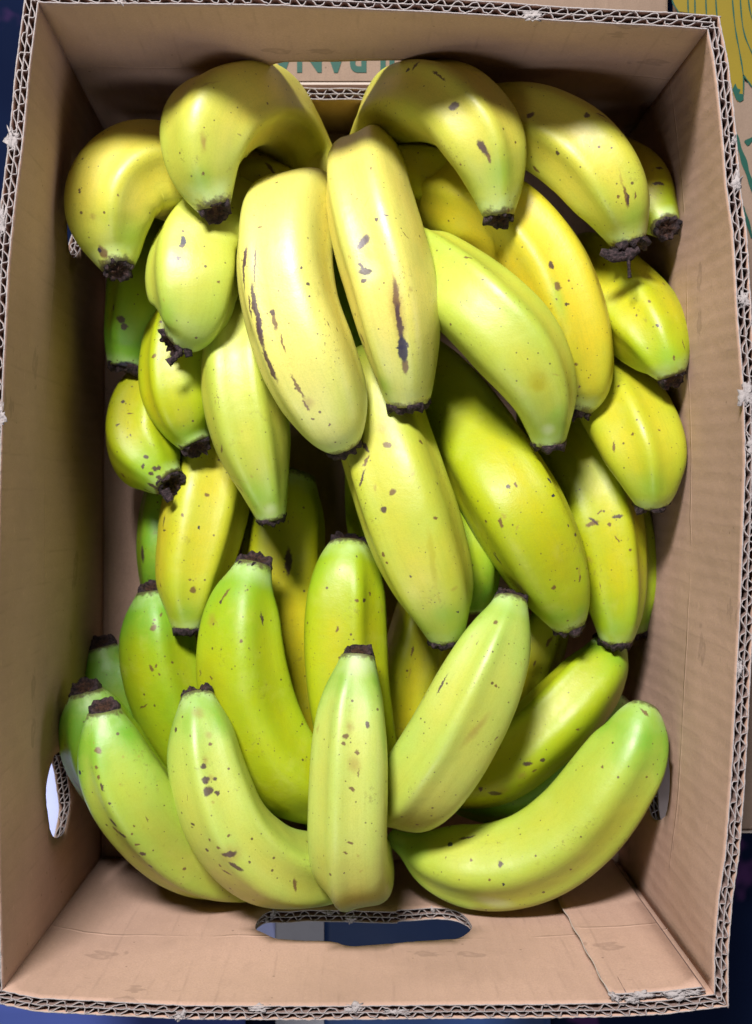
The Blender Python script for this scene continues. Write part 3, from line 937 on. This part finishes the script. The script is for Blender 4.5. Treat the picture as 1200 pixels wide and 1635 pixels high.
    for j in range(na):
        fs.append(((len(prof) - 1) * na + j, (len(prof) - 1) * na + (j + 1) % na, len(vs) - 1))
    o = mesh_obj('blossom_end', vs, fs, M_blossom, root, org)
    at = o.data.attributes.new('inner', 'FLOAT', 'POINT'); at.data.foreach_set('value', inn)
    for strip in CURLS.get(k, []):
        pts = [P(q[0], q[1], W0[2] + 0.008 - 0.06 * abs(q[2] - strip[0][2])) for q in strip]; wd = [q[3] for q in strip]
        pts = np.array(pts); nq = 14
        tt = np.linspace(0, len(pts) - 1, nq)
        pp = np.array([np.interp(tt, range(len(pts)), pts[:, c]) for c in range(3)]).T
        ww = np.interp(tt, range(len(pts)), wd)
        vs2, fs2 = [], []
        for i in range(nq):
            tg = pp[min(nq - 1, i + 1)] - pp[max(0, i - 1)]
            sd = np.cross(tg, [0, 0, 1]); sd /= np.linalg.norm(sd) + 1e-9
            jg = 1 + 0.4 * rs_noise(i * .9, 3, idx)
            hw = ww[i] / 2 * (H - pp[i][2]) / F * jg
            vs2 += [pp[i] - sd * hw, pp[i] + np.array([0, 0, .0012]), pp[i] + sd * hw]
            if i:
                a, c = (i - 1) * 3, i * 3
                fs2 += [(a, a + 1, c + 1, c), (a + 1, a + 2, c + 2, c + 1)]
        o2 = mesh_obj('dry_flower_remnant', vs2, fs2, M_blossom, o, org)
        m = o2.modifiers.new('thickness', 'SOLIDIFY'); m.thickness = 0.0009; m.offset = 0


UPTIP = {'A', 'B', 'C', 'D', 'R', 'S', 'L', 'M', 'X', 'Z', 'AC', 'AD', 'AE', 'AF', 'AA', 'AH', 'Y'}
NO_TIP = {'V', 'AG', 'AM', 'AN', 'AO', 'AP', 'AR', 'AS', 'AL', 'AJ', 'W', 'AK'}
RAG = {'G': 1.9, 'D': 1.3, 'X': 1.1, 'S': 1.3, 'AC': .9, 'Z': 1.0, 'AA': .8, 'AD': 1.0, 'AF': .7, 'AE': .7, 'AH': .8, 'Y': .9}
CURLS = {
    'D': [[(283, 550, .176, 10), (288, 562, .177, 9), (276, 574, .178, 9), (268, 580, .178, 14)],
          [(288, 538, .178, 10), (298, 552, .177, 14), (302, 570, .172, 10)]],
    'G': [[(1020, 398, .192, 10), (1000, 408, .190, 22), (975, 408, .190, 20), (958, 402, .19, 10)],
          [(1003, 412, .186, 5), (1004, 430, .184, 3), (1005, 444, .184, 5)]],
    'S': [[(262, 782, .13, 16), (272, 800, .13, 12)]],
}
# marks: (x1, y1, x2, y2, width px, kind)
MARKS = {
    'A': [(160, 396, 168, 410, 15, 'b'), (157, 398, 159, 400, 6, 'k'), (148, 340, 149, 352, 12, 't'), (126, 307, 127, 308, 4, 'd'), (187, 311, 188, 312, 4, 'b'), (190, 330, 225, 420, 60, 'g')],
    'B': [(324, 205, 325, 248, 13, 't'), (323, 215, 325, 240, 8, 't'), (322, 255, 320, 320, 42, 'g'), (323, 276, 324, 277, 5, 'b'), (325, 203, 326, 204, 4, 'b'), (300, 150, 360, 115, 5, 't')],
    'C': [(716, 173, 734, 167, 11, 'd'), (762, 220, 783, 255, 15, 't'), (763, 222, 778, 248, 12, 'd'), (776, 242, 784, 262, 6, 'b'), (690, 110, 712, 134, 3, 'd'),
          (655, 108, 672, 102, 6, 'd'), (808, 225, 790, 330, 60, 'g'), (812, 335, 813, 338, 7, 'b'), (733, 262, 734, 263, 4, 'b'), (735, 190, 739, 196, 3, 't'), (650, 112, 652, 113, 6, 'k')],
    'D': [(290, 375, 293, 392, 8, 'k'), (288, 388, 291, 396, 8, 'd'), (283, 408, 285, 416, 8, 'd'), (292, 366, 293, 372, 5, 'b'), (262, 470, 265, 540, 44, 'g'), (260, 478, 262, 480, 5, 't'), (347, 449, 350, 451, 5, 'b'), (322, 420, 325, 421, 4, 't'), (282, 416, 282, 424, 6, 't')],
    'E': [(387, 388, 393, 470, 5, 'd'), (390, 392, 391, 430, 6, 'b'), (402, 383, 412, 465, 2.5, 'd'), (399, 448, 408, 505, 6, 'd'), (406, 495, 420, 560, 10, 'd'), (418, 550, 440, 615, 8, 'd'), (402, 470, 420, 545, 8, 'd'),
          (395, 470, 402, 510, 3, 'd'), (435, 497, 442, 530, 8, 'b'), (433, 495, 436, 502, 8, 'd'), (447, 530, 455, 565, 3, 'b'), (466, 595, 484, 640, 5, 'b'), (484, 636, 492, 658, 4, 'b'),
          (480, 425, 481, 430, 5, 'd'), (490, 453, 493, 454, 6, 'd'), (492, 472, 494, 473, 4, 'd'), (488, 494, 490, 497, 8, 't'), (485, 640, 500, 645, 22, 't'), (410, 362, 418, 363, 4, 'b'),
          (537, 522, 541, 530, 4, 'b'), (498, 668, 499, 669, 4, 'b'), (525, 677, 526, 678, 4, 'b')],
    'F': [(626, 425, 634, 480, 7, 't'), (628, 440, 638, 520, 9, 'b'), (632, 480, 642, 548, 9, 'd'), (641, 535, 645, 578, 14, 'k'), (630, 450, 646, 590, 22, 't'), (645, 570, 648, 600, 10, 'b'), (632, 556, 652, 554, 5, 'k'), (624, 430, 640, 540, 28, 't'),
          (572, 395, 590, 375, 15, 'd'), (569, 400, 586, 378, 10, 'd'), (571, 418, 580, 430, 6, 'd'), (574, 432, 592, 434, 10, 'd'), (580, 444, 582, 452, 8, 'd'), (600, 348, 601, 349, 5, 'd'), (612, 342, 622, 346, 4, 'd'),
          (576, 338, 592, 306, 3, 't'), (573, 540, 583, 542, 7, 'b'), (564, 500, 566, 503, 5, 'd'), (596, 600, 602, 612, 5, 'd'), (592, 265, 594, 272, 4, 'b'), (556, 406, 558, 415, 5, 't'), (640, 372, 656, 380, 2.5, 'b'),
          (610, 590, 612, 640, 40, 'g'), (585, 415, 600, 450, 40, 'w'), (655, 460, 656, 465, 8, 't'), (548, 330, 550, 370, 8, 't')],
    'G': [(985, 265, 999, 310, 4, 't'), (993, 295, 1005, 332, 6, 'b'), (999, 305, 1005, 330, 4, 'd'), (1013, 305, 1014, 318, 3, 'b'), (840, 184, 852, 182, 9, 'd'), (931, 182, 940, 185, 7, 'd'), (951, 181, 970, 188, 4, 'd'),
          (829, 214, 831, 222, 8, 'd'), (888, 242, 893, 247, 8, 'd'), (1010, 345, 1014, 350, 50, 'g'), (985, 314, 987, 315, 4, 'b'), (850, 265, 862, 275, 4, 'b')],
    'H': [(878, 416, 883, 430, 8, 'd'), (886, 450, 893, 465, 11, 'b'), (903, 485, 905, 487, 5, 'd'), (888, 477, 890, 478, 4, 'b'), (876, 425, 905, 530, 26, 'g'), (919, 580, 921, 582, 5, 'b'), (925, 616, 926, 618, 4, 'b'), (895, 500, 905, 580, 10, 'o')],
    'I': [(852, 590, 866, 625, 36, 'o'), (858, 612, 862, 618, 24, 'o'), (862, 602, 864, 603, 3, 'w'), (880, 598, 896, 600, 3, 't'), (780, 508, 776, 515, 3, 't'), (895, 640, 880, 690, 34, 'g'), (740, 408, 752, 414, 5, 'b'), (770, 445, 771, 446, 4, 'b'), (865, 688, 885, 684, 24, 'w')],
    'J': [(876, 762, 879, 771, 5, 'k'), (883, 790, 884, 791, 4, 'k'), (810, 775, 813, 779, 7, 'd'), (822, 770, 826, 778, 5, 'b'), (796, 825, 802, 845, 6, 'b'), (802, 818, 806, 830, 8, 't'), (883, 935, 885, 942, 8, 'b'),
          (916, 850, 920, 856, 6, 'd'), (906, 838, 907, 840, 4, 'd'), (921, 900, 926, 925, 4, 't'), (923, 915, 926, 932, 3, 'b'), (822, 850, 828, 835, 4, 't'), (885, 980, 900, 990, 50, 'g'), (905, 990, 906, 992, 4, 'b'), (788, 880, 800, 905, 6, 'd'), (930, 990, 925, 960, 30, 'g')],
    'K': [(576, 705, 590, 722, 6, 'd'), (590, 725, 578, 745, 6, 'b'), (582, 748, 574, 778, 4, 'd'), (608, 708, 628, 712, 10, 'b'), (667, 702, 677, 708, 7, 'b'), (620, 790, 632, 782, 9, 'b'), (610, 808, 615, 820, 10, 'd'),
          (655, 754, 662, 758, 9, 't'), (692, 825, 696, 828, 6, 'b'), (611, 880, 614, 890, 5, 'b'), (616, 896, 619, 902, 5, 'b'), (718, 942, 732, 938, 9, 't'), (700, 945, 702, 965, 3, 'o'), (655, 921, 656, 922, 4, 'd'),
          (590, 670, 640, 700, 30, 't'), (690, 980, 725, 985, 50, 'g'), (680, 830, 700, 960, 12, 'o'), (597, 770, 600, 790, 4, 't'), (730, 977, 731, 978, 4, 'k')],
    'L': [(1040, 290, 1062, 296, 5, 'd'), (1045, 268, 1060, 270, 5, 'd')],
    'M': [(1057, 450, 1063, 455, 6, 'b'), (1048, 519, 1050, 521, 5, 'd'), (1034, 481, 1037, 482, 5, 'b'), (1088, 540, 1096, 560, 2.5, 'b'), (1075, 568, 1076, 576, 5, 'b'), (1050, 560, 1080, 580, 46, 'g'), (1015, 505, 1018, 503, 4, 'b')],
    'N': [(1026, 683, 1027, 685, 4, 'b'), (1052, 686, 1053, 687, 4, 'b'), (980, 702, 981, 725, 3, 'b'), (1010, 692, 1011, 694, 4, 'b'), (1040, 770, 1042, 790, 60, 'g')],
    'O': [(935, 840, 955, 832, 8, 'b'), (940, 826, 955, 838, 4, 'd'), (976, 826, 995, 822, 6, 'd'), (980, 855, 990, 868, 3, 'b'), (960, 812, 952, 824, 3, 'b'), (972, 834, 974, 842, 5, 'b'), (938, 892, 944, 894, 12, 't'), (1005, 878, 1006, 880, 5, 'b'), (970, 1000, 1000, 1005, 40, 'g'), (943, 945, 945, 955, 4, 't')],
    'P': [(1046, 950, 1048, 958, 9, 'd')],
    'Q': [(190, 505, 196, 515, 12, 'd'), (196, 518, 200, 524, 10, 'd'), (178, 485, 182, 498, 7, 'd'), (180, 590, 222, 592, 26, 'k')],
    'R': [(240, 570, 250, 566, 5, 'b'), (284, 713, 290, 714, 5, 'd'), (290, 700, 308, 690, 40, 'g'), (264, 563, 276, 563, 4, 't')],
    'S': [(243, 745, 250, 752, 7, 'd'), (252, 746, 254, 748, 7, 'd'), (240, 755, 243, 756, 6, 'd'), (252, 762, 254, 764, 7, 'd'), (232, 728, 234, 731, 6, 'd'), (228, 738, 229, 750, 4, 'd'), (236, 768, 256, 786, 6, 'd'), (233, 780, 234, 795, 4, 'd'),
          (245, 792, 255, 796, 9, 'd'), (192, 756, 200, 764, 5, 'b'), (186, 682, 190, 676, 4, 'd'), (200, 660, 214, 660, 3, 'b'), (220, 700, 240, 780, 44, 'g'), (208, 694, 209, 695, 3, 'd'), (196, 640, 195, 642, 5, 'd')],
    'T': [(346, 722, 360, 712, 4, 'b'), (358, 764, 400, 766, 2, 't'), (374, 776, 390, 782, 3, 'b'), (354, 760, 362, 762, 4, 'd'), (365, 768, 367, 772, 5, 'd'), (398, 758, 402, 764, 6, 't'), (400, 780, 430, 800, 70, 'g'), (425, 815, 440, 812, 24, 'w'), (342, 640, 343, 641, 4, 't'), (386, 689, 388, 690, 4, 't')],
    'U': [(307, 940, 309, 945, 9, 'b'), (317, 841, 319, 843, 4, 'k'), (311, 922, 313, 925, 4, 't'), (254, 932, 257, 936, 6, 'b'), (260, 820, 262, 845, 4, 'd'), (326, 790, 332, 792, 8, 'b'), (300, 925, 306, 923, 3, 'b'), (290, 822, 292, 824, 5, 'b'), (295, 990, 302, 970, 50, 'g'), (258, 845, 266, 848, 3, 'd')],
    'V': [(226, 870, 228, 900, 9, 'd')],
    'W': [(460, 875, 460, 920, 11, 'd'), (460, 870, 460, 924, 7, 'b'), (452, 898, 466, 899, 3, 'b')],
    'X': [(352, 962, 366, 938, 6, 'b'), (350, 965, 354, 956, 4, 'd'), (384, 1022, 386, 1024, 5, 'b'), (416, 977, 420, 996, 3, 'd'), (334, 1078, 338, 1086, 4, 'b'), (420, 1000, 414, 982, 3, 'd'), (340, 990, 350, 1000, 3, 't'), (330, 980, 345, 1000, 20, 't'), (352, 915, 362, 925, 5, 't')],
    'Y': [(537, 1010, 541, 1000, 5, 'b'), (568, 959, 569, 960, 5, 'b'), (580, 957, 581, 960, 6, 'd'), (569, 889, 570, 890, 3, 'd'), (590, 952, 592, 944, 4, 'b'), (610, 965, 612, 980, 5, 't')],
    'Z': [(315, 1137, 316, 1140, 22, 't'), (332, 1173, 334, 1175, 14, 't'), (277, 1164, 282, 1167, 6, 'd'), (334, 1188, 336, 1189, 7, 'b'), (303, 1174, 304, 1175, 4, 'b'), (323, 1222, 326, 1224, 9, 'd'), (327, 1244, 329, 1247, 11, 'd'), (341, 1243, 343, 1245, 6, 'd'),
          (331, 1262, 333, 1264, 15, 'd'), (345, 1266, 346, 1267, 8, 'd'), (325, 1205, 330, 1225, 12, 't'), (330, 1240, 340, 1245, 14, 't'), (303, 1315, 312, 1316, 5, 'd'), (328, 1357, 331, 1358, 6, 'd'), (332, 1339, 336, 1342, 5, 'b'), (345, 1350, 352, 1356, 4, 'b'),
          (352, 1366, 378, 1363, 9, 'd'), (364, 1376, 388, 1392, 7, 'd'), (346, 1382, 354, 1384, 5, 'b'), (352, 1388, 372, 1396, 5, 'b'), (365, 1333, 366, 1336, 6, 'b'), (468, 1402, 474, 1426, 6, 'b'), (355, 1352, 380, 1380, 40, 't'), (338, 1278, 342, 1284, 6, 't'), (295, 1110, 340, 1130, 30, 'g'), (490, 1343, 492, 1344, 5, 'b'), (350, 1118, 351, 1119, 4, 'k')],
    'AA': [(556, 1148, 560, 1175, 16, 't'), (551, 1174, 553, 1176, 9, 'b'), (584, 1150, 588, 1164, 6, 'd'), (545, 1186, 553, 1188, 5, 'b'), (507, 1155, 508, 1172, 7, 't'), (560, 1200, 570, 1240, 24, 't'), (556, 1256, 567, 1264, 5, 'b'), (552, 1344, 565, 1347, 3, 'b'),
           (548, 1359, 555, 1363, 3, 'b'), (573, 1393, 580, 1389, 4, 't'), (532, 1135, 533, 1136, 4, 't'), (601, 1064, 602, 1066, 6, 'b'), (570, 1200, 571, 1202, 7, 'b'), (572, 1363, 573, 1370, 6, 't'), (550, 1393, 551, 1394, 3, 'd'), (555, 1060, 585, 1068, 50, 'w'), (610, 1130, 612, 1230, 22, 'g')],
    'AC': [(153, 1197, 158, 1200, 11, 'b'), (147, 1182, 152, 1187, 4, 't'), (152, 1223, 154, 1228, 6, 'b'), (155, 1236, 158, 1246, 5, 'b'), (160, 1250, 165, 1264, 5, 'd'), (174, 1281, 175, 1283, 6, 'd'), (126, 1230, 130, 1236, 6, 'k'), (172, 1308, 188, 1318, 9, 'd'), (186, 1330, 202, 1338, 9, 'd'),
           (178, 1318, 192, 1332, 8, 'b'), (222, 1364, 232, 1360, 10, 'd'), (236, 1380, 244, 1384, 7, 'd'), (214, 1345, 224, 1350, 4, 'b'), (292, 1387, 296, 1388, 5, 'b'), (210, 1331, 211, 1333, 4, 'b'), (213, 1318, 216, 1316, 3, 'b'), (290, 1420, 320, 1432, 7, 't'), (196, 1208, 197, 1209, 5, 't'), (220, 1207, 221, 1208, 5, 't'), (190, 1252, 192, 1253, 4, 't'), (150, 1150, 185, 1160, 40, 'g')],
    'AD': [(101, 1118, 108, 1124, 6, 'b'), (110, 1240, 125, 1275, 4, 'b')],
    'AF': [(242, 1002, 247, 1004, 10, 'b'), (238, 1062, 245, 1072, 6, 'b'), (247, 1060, 249, 1066, 4, 'b'), (252, 1074, 257, 1079, 5, 'b'), (221, 1133, 238, 1122, 3, 'b'), (255, 985, 258, 977, 3, 'b'), (245, 989, 246, 990, 4, 'b'), (274, 1057, 275, 1058, 5, 'b')],
    'AG': [(650, 1090, 658, 1060, 4, 't'), (656, 1050, 660, 1030, 4, 'b'), (630, 1162, 650, 1166, 4, 't')],
    'AH': [(786, 993, 796, 995, 8, 'b'), (753, 1012, 755, 1020, 5, 't'), (695, 1110, 714, 1075, 3, 'd'), (790, 1092, 792, 1098, 6, 'b'), (742, 1038, 746, 1030, 4, 't'), (790, 1240, 800, 1180, 22, 't'), (640, 1303, 643, 1306, 4, 'd'), (663, 1317, 668, 1315, 5, 'b'), (765, 990, 770, 982, 4, 't'),
           (795, 1175, 788, 1182, 3, 'b'), (830, 1055, 834, 1065, 3, 't'), (730, 1200, 790, 1130, 16, 't')],
    'AI': [(834, 1222, 850, 1219, 7, 'd'), (862, 1213, 871, 1215, 6, 'd'), (848, 1232, 856, 1228, 5, 'b'), (766, 1259, 768, 1260, 7, 'd'), (778, 1264, 803, 1268, 8, 'd'), (828, 1245, 838, 1230, 16, 't'), (918, 1163, 926, 1166, 4, 'b'), (825, 1254, 835, 1255, 6, 't'), (780, 1270, 820, 1258, 24, 't'), (970, 1112, 973, 1114, 4, 'b')],
    'AK': [(796, 1374, 800, 1386, 8, 'd'), (717, 1348, 720, 1350, 6, 'k'), (802, 1411, 804, 1412, 4, 'k'), (780, 1404, 783, 1407, 4, 'b'), (908, 1388, 914, 1389, 5, 'b'), (959, 1223, 961, 1226, 4, 'b'), (730, 1337, 760, 1338, 4, 'd'), (752, 1371, 754, 1376, 4, 'b'), (650, 1345, 690, 1365, 34, 'g'),
           (711, 1369, 713, 1371, 3, 'b'), (1022, 1130, 1035, 1145, 5, 'b'), (1032, 1240, 1033, 1241, 4, 'b'), (1000, 1130, 1045, 1150, 60, 'g'), (750, 1438, 830, 1445, 30, 'w')],  # last pale streak paints in light from the near hand hole
    'AL': [(870, 1035, 882, 1015, 5, 'b'), (850, 1065, 856, 1055, 4, 'b')],
    'AM': [(586, 850, 590, 854, 6, 'd')],
    'AP': [(425, 262, 440, 285, 7, 'd')],
}

for idx, k in enumerate(keys):
    build_banana(idx, k)

# ------------------------------------------------------------------ surroundings
def table_material():
    t = NT('dark_blue_cloth')
    tc = t.n('ShaderNodeTexCoord')
    n1 = t.noise(tc.outputs['Object'], 7, 3, 0.5)
    n2 = t.noise(tc.outputs['Object'], 30, 2, 0.5)
    c = t.mix(n1.outputs[0], (0.0016, 0.003, 0.012), (0.006, 0.012, 0.040))
    c = t.mix(t.rng(n2.outputs[0], 0.62, 0.72, 0, 0.6), c, (0.09, 0.03, 0.12))
    t.l(c, t.b.inputs['Base Color'])
    t.b.inputs['Roughness'].default_value = 1.0
    t.b.inputs['Specular IOR Level'].default_value = 0.05
    return t.m


tb = mesh_obj('table', [(-1.4, -1.4, -0.006), (1.4, -1.4, -0.006), (1.4, 1.4, -0.006), (-1.4, 1.4, -0.006)], [(0, 1, 2, 3)], table_material(), smooth=False)
tag(tb, kind='structure')

M_lav = simple_material('lavender_sheet', (0.44, 0.49, 0.82), 0.6, 0.12, 8, 0.4)
M_lav2 = simple_material('blue_sheet', (0.045, 0.065, 0.22), 0.9, 0.35, 5, 0.05)
M_navy = simple_material('brightened_table_navy', (0.012, 0.035, 0.12), 0.5, 0.3, 20)
M_grey = simple_material('grey_board', (0.34, 0.34, 0.38), 0.7, 0.2, 60)  # lightened to offset the near wall's shade


def sheet(name, x0, x1, y0, y1, z, mat, wr, label, cat, thick=0.003):
    vv, ff = [], []
    n = 30
    for j in range(n + 1):
        for i in range(n + 1):
            x = x0 + (x1 - x0) * i / n; y = y0 + (y1 - y0) * j / n
            vv.append((x, y, z + wr * (noise.noise(Vector((x * 16, y * 16, 2))) + .4 * noise.noise(Vector((x * 45, y * 45, 2))))))
    for j in range(n):
        for i in range(n):
            q = j * (n + 1) + i
            ff.append((q, q + 1, q + n + 2, q + n + 1))
    o = mesh_obj(name, vv, ff, mat, None, (x0, y0, z))
    m = o.modifiers.new('thickness', 'SOLIDIFY'); m.thickness = thick; m.offset = -1
    tag(o, label, cat)
    return o


sheet('plastic_sheet', -0.9, -0.2065, -0.3255, -0.02, 0.004, M_lav, 0.003, 'pale lavender sheet seen through the hand hole in the left wall', 'sheet')
sheet('plastic_sheet', -0.206, -0.0695, -0.323, -0.268, 0.004, M_lav, 0.003, 'lavender sheet glimpsed at the left end of the long near hand hole', 'sheet')  # pale tone chosen to offset the near wall's shade
sheet('plastic_sheet', -0.9, -0.09, -0.9, -0.327, 0.004, M_lav2, 0.004, 'blue plastic sheet below the bottom left corner of the open box', 'sheet')
sheet('plastic_sheet', -0.0355, 0.12, -0.40, -0.268, 0.004, M_navy, 0.001, 'added navy patch lighter than the table, at the right of the long near hand hole', 'sheet')  # added over the table to make up for the near wall's shade
sheet('grey_board', -0.0692, -0.0358, -0.45, -0.268, 0.004, M_grey, 0.0006, 'grey strip seen through the long hand hole in the near wall', 'board')


def plain_box(root, x0, x1, y0, y1, z0_, z1_, mat, name='body'):
    bm = bmesh.new()
    bmesh.ops.create_cube(bm, size=1)
    for v in bm.verts:
        v.co = Vector(((x0 + x1) / 2 + v.co.x * (x1 - x0), (y0 + y1) / 2 + v.co.y * (y1 - y0), (z0_ + z1_) / 2 + v.co.z * (z1_ - z0_)))
    bmesh.ops.bevel(bm, geom=bm.edges[:], offset=0.0012, segments=2, affect='EDGES')
    uvl = bm.loops.layers.uv.new('UVMap')
    for f in bm.faces:
        for lp in f.loops: lp[uvl].uv = (lp.vert.co.x + lp.vert.co.z, lp.vert.co.y)
    me = bpy.data.meshes.new(name); bm.to_mesh(me); bm.free()
    me.materials.append(mat)
    o = bpy.data.objects.new(name, me); C.objects.link(o); o.parent = root
    o.matrix_parent_inverse = Matrix.Translation(-Vector(root.location))
    return o


M_pale = simple_material('pale_board', (0.62, 0.52, 0.50), 0.8, 0.1, 20)  # tone raised so the board reads bright in the unlit gap
sheet('pale_board', 0.180, 0.2125, -0.27, -0.10, 0.004, M_pale, 0.0006, 'pale pinkish board seen through the hand hole in the right wall', 'board')
# far box, with its printed lid flap
fb = empty('cardboard_box', (0.0, 0.4, -0.005))
tag(fb, 'closed cardboard box with green upside-down lettering seen through the top hand hole', 'box')
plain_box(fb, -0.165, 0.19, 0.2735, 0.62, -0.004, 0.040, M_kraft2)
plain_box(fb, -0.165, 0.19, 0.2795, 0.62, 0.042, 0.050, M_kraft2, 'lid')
plain_box(fb, -0.165, 0.19, 0.2784, 0.2793, 0.043, 0.0505, M_seam, 'lid_edge')
fd = bpy.data.curves.new('lettering', 'FONT')
fd.body = 'MINI BANANA'
fd.size = 0.030; fd.extrude = 0.0002; fd.offset = 0.0007
fd.space_character = 1.0
fd.align_x = 'LEFT'
ft = bpy.data.objects.new('lettering', fd); C.objects.link(ft); ft.parent = fb
fd.materials.append(M_printg)
LX, LY = 0.0, 0.0
ft.matrix_parent_inverse = Matrix.Translation(-Vector(fb.location))
ft.rotation_euler = (0, 0, math.pi)
bpy.context.view_layer.update()
dims = ft.dimensions.copy()
# full word: 11 letters; final A ends at photo x about 420
xr = (349 - CX) * (H - 0.05) / F
scale_w = 0.1528 / max(1e-6, dims.x)
ft.scale = (scale_w, 1, 1)
ft_loc = (xr + 0.1528, (CY - 117) * (H - 0.05) / F + 0.0215, 0.0503)
dg = bpy.context.evaluated_depsgraph_get()
tm = bpy.data.meshes.new_from_object(ft.evaluated_get(dg))
tm.transform(Matrix.Translation(Vector(ft_loc) - Vector(fb.location)) @ Matrix.Rotation(math.pi, 4, 'Z') @ Matrix.Scale(scale_w, 4, (1, 0, 0)))
bpy.data.objects.remove(ft)
tm.materials.clear(); tm.materials.append(M_printg)
ft = bpy.data.objects.new('lettering', tm); C.objects.link(ft); ft.parent = fb

# box on the right, printed with bananas
ZT = 0.075
rb = empty('cardboard_box', (0.4, 0.2, -0.005))
tag(rb, 'closed cardboard box on the right, printed with yellow bananas outlined in green', 'box')
q = lambda x, y, z=ZT: P(x, y, z)
yb = q(0, 1326)[1]
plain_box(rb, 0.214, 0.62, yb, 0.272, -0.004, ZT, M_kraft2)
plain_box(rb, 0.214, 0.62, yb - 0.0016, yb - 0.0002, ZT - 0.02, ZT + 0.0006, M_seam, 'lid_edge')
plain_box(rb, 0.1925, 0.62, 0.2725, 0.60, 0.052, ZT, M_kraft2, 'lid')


def flat_poly(pts, mat, name, dz, root, z=ZT):
    vv = [q(x, y) for x, y in pts]
    vv = [(a[0], a[1], z + dz) for a in vv]
    vt = vv + [(a[0], a[1], z + dz - 0.0002) for a in vv]
    n = len(pts)
    fc = [tuple(range(n))] + [tuple(range(2 * n - 1, n - 1, -1))] + [(i, i + n, (i + 1) % n + n, (i + 1) % n) for i in range(n)]
    o = mesh_obj(name, vt, fc, mat, root, tuple(root.location), False)
    return o


def stroke(pts, wpx, name, dz, root):
    pts = np.array(densify_open(pts, 6))
    L_, R_ = [], []
    for i in range(len(pts)):
        t = pts[min(len(pts) - 1, i + 1)] - pts[max(0, i - 1)]
        t = t / np.linalg.norm(t)
        nn = np.array([-t[1], t[0]]) * wpx / 2 * (1 + .25 * math.sin(i))
        L_.append(tuple(pts[i] + nn)); R_.append(tuple(pts[i] - nn))
    return flat_strip(L_, R_, name, dz, root)


def densify_open(r, m):
    out = []
    n = len(r)
    for i in range(n - 1):
        p0, p1, p2, p3 = [np.array(r[max(0, min(n - 1, i + k))], float) for k in (-1, 0, 1, 2)]
        for j in range(m):
            t = j / m
            out.append(0.5 * ((2 * p1) + (-p0 + p2) * t + (2 * p0 - 5 * p1 + 4 * p2 - p3) * t * t + (-p0 + 3 * p1 - 3 * p2 + p3) * t ** 3))
    out.append(np.array(r[-1], float))
    return out


def flat_strip(L_, R_, name, dz, root):
    vv, ff = [], []
    for i, (a, b) in enumerate(zip(L_, R_)):
        pa, pb = q(*a), q(*b)
        vv += [(pa[0], pa[1], ZT + dz), (pb[0], pb[1], ZT + dz)]
        if i: ff.append((2 * i - 2, 2 * i - 1, 2 * i + 1, 2 * i))
    o = mesh_obj(name, vv, ff, M_printg, root, tuple(root.location), False)
    m = o.modifiers.new('thickness', 'SOLIDIFY'); m.thickness = 0.0001; m.offset = 0
    return o


Z6 = lambda pts: [(1000 + a / 6, b / 6) for a, b in pts]
flat_poly(Z6([(440, -400), (440, 0), (490, 110), (700, 140), (890, 230), (960, 600), (1000, 780), (1020, 900), (1060, 975), (1110, 960), (1115, 720), (1160, 780), (1230, 860), (1600, 900), (1900, 300), (1900, -400)]), M_printy, 'printed_banana', 0.0004, rb)
flat_poly(Z6([(1010, 860), (1040, 800), (1060, 850), (1090, 860), (1075, 900), (1120, 905), (1118, 960), (1085, 980), (1050, 960)]), M_printg, 'printed_tip', 0.0006, rb)
for pts in ([(430, -300), (435, 0), (490, 110), (520, 200)], [(585, -300), (585, 0), (590, 150)], [(650, -300), (652, 0), (655, 180)], [(755, -300), (757, 0), (765, 180)], [(850, -300), (852, 0), (870, 220)],
            [(1000, -300), (1012, 0), (1040, 280), (1080, 500), (1115, 720), (1118, 900)], [(1080, -300), (1087, 0), (1115, 280), (1180, 470), (1300, 700)], [(1150, -300), (1165, 0), (1200, 180), (1300, 400)],
            [(1115, 720), (1160, 780), (1230, 860), (1400, 920)]):
    stroke(Z6(pts), 2.0, 'printed_outline', 0.0007, rb)
stroke([(1172, 215), (1184, 248), (1196, 285), (1215, 330)], 8, 'printed_outline', 0.0005, rb)
stroke([(1190, 230), (1202, 222), (1215, 226)], 8, 'printed_outline', 0.0005, rb)
stroke([(1184, 330), (1190, 345), (1200, 380)], 5, 'printed_outline', 0.0005, rb)
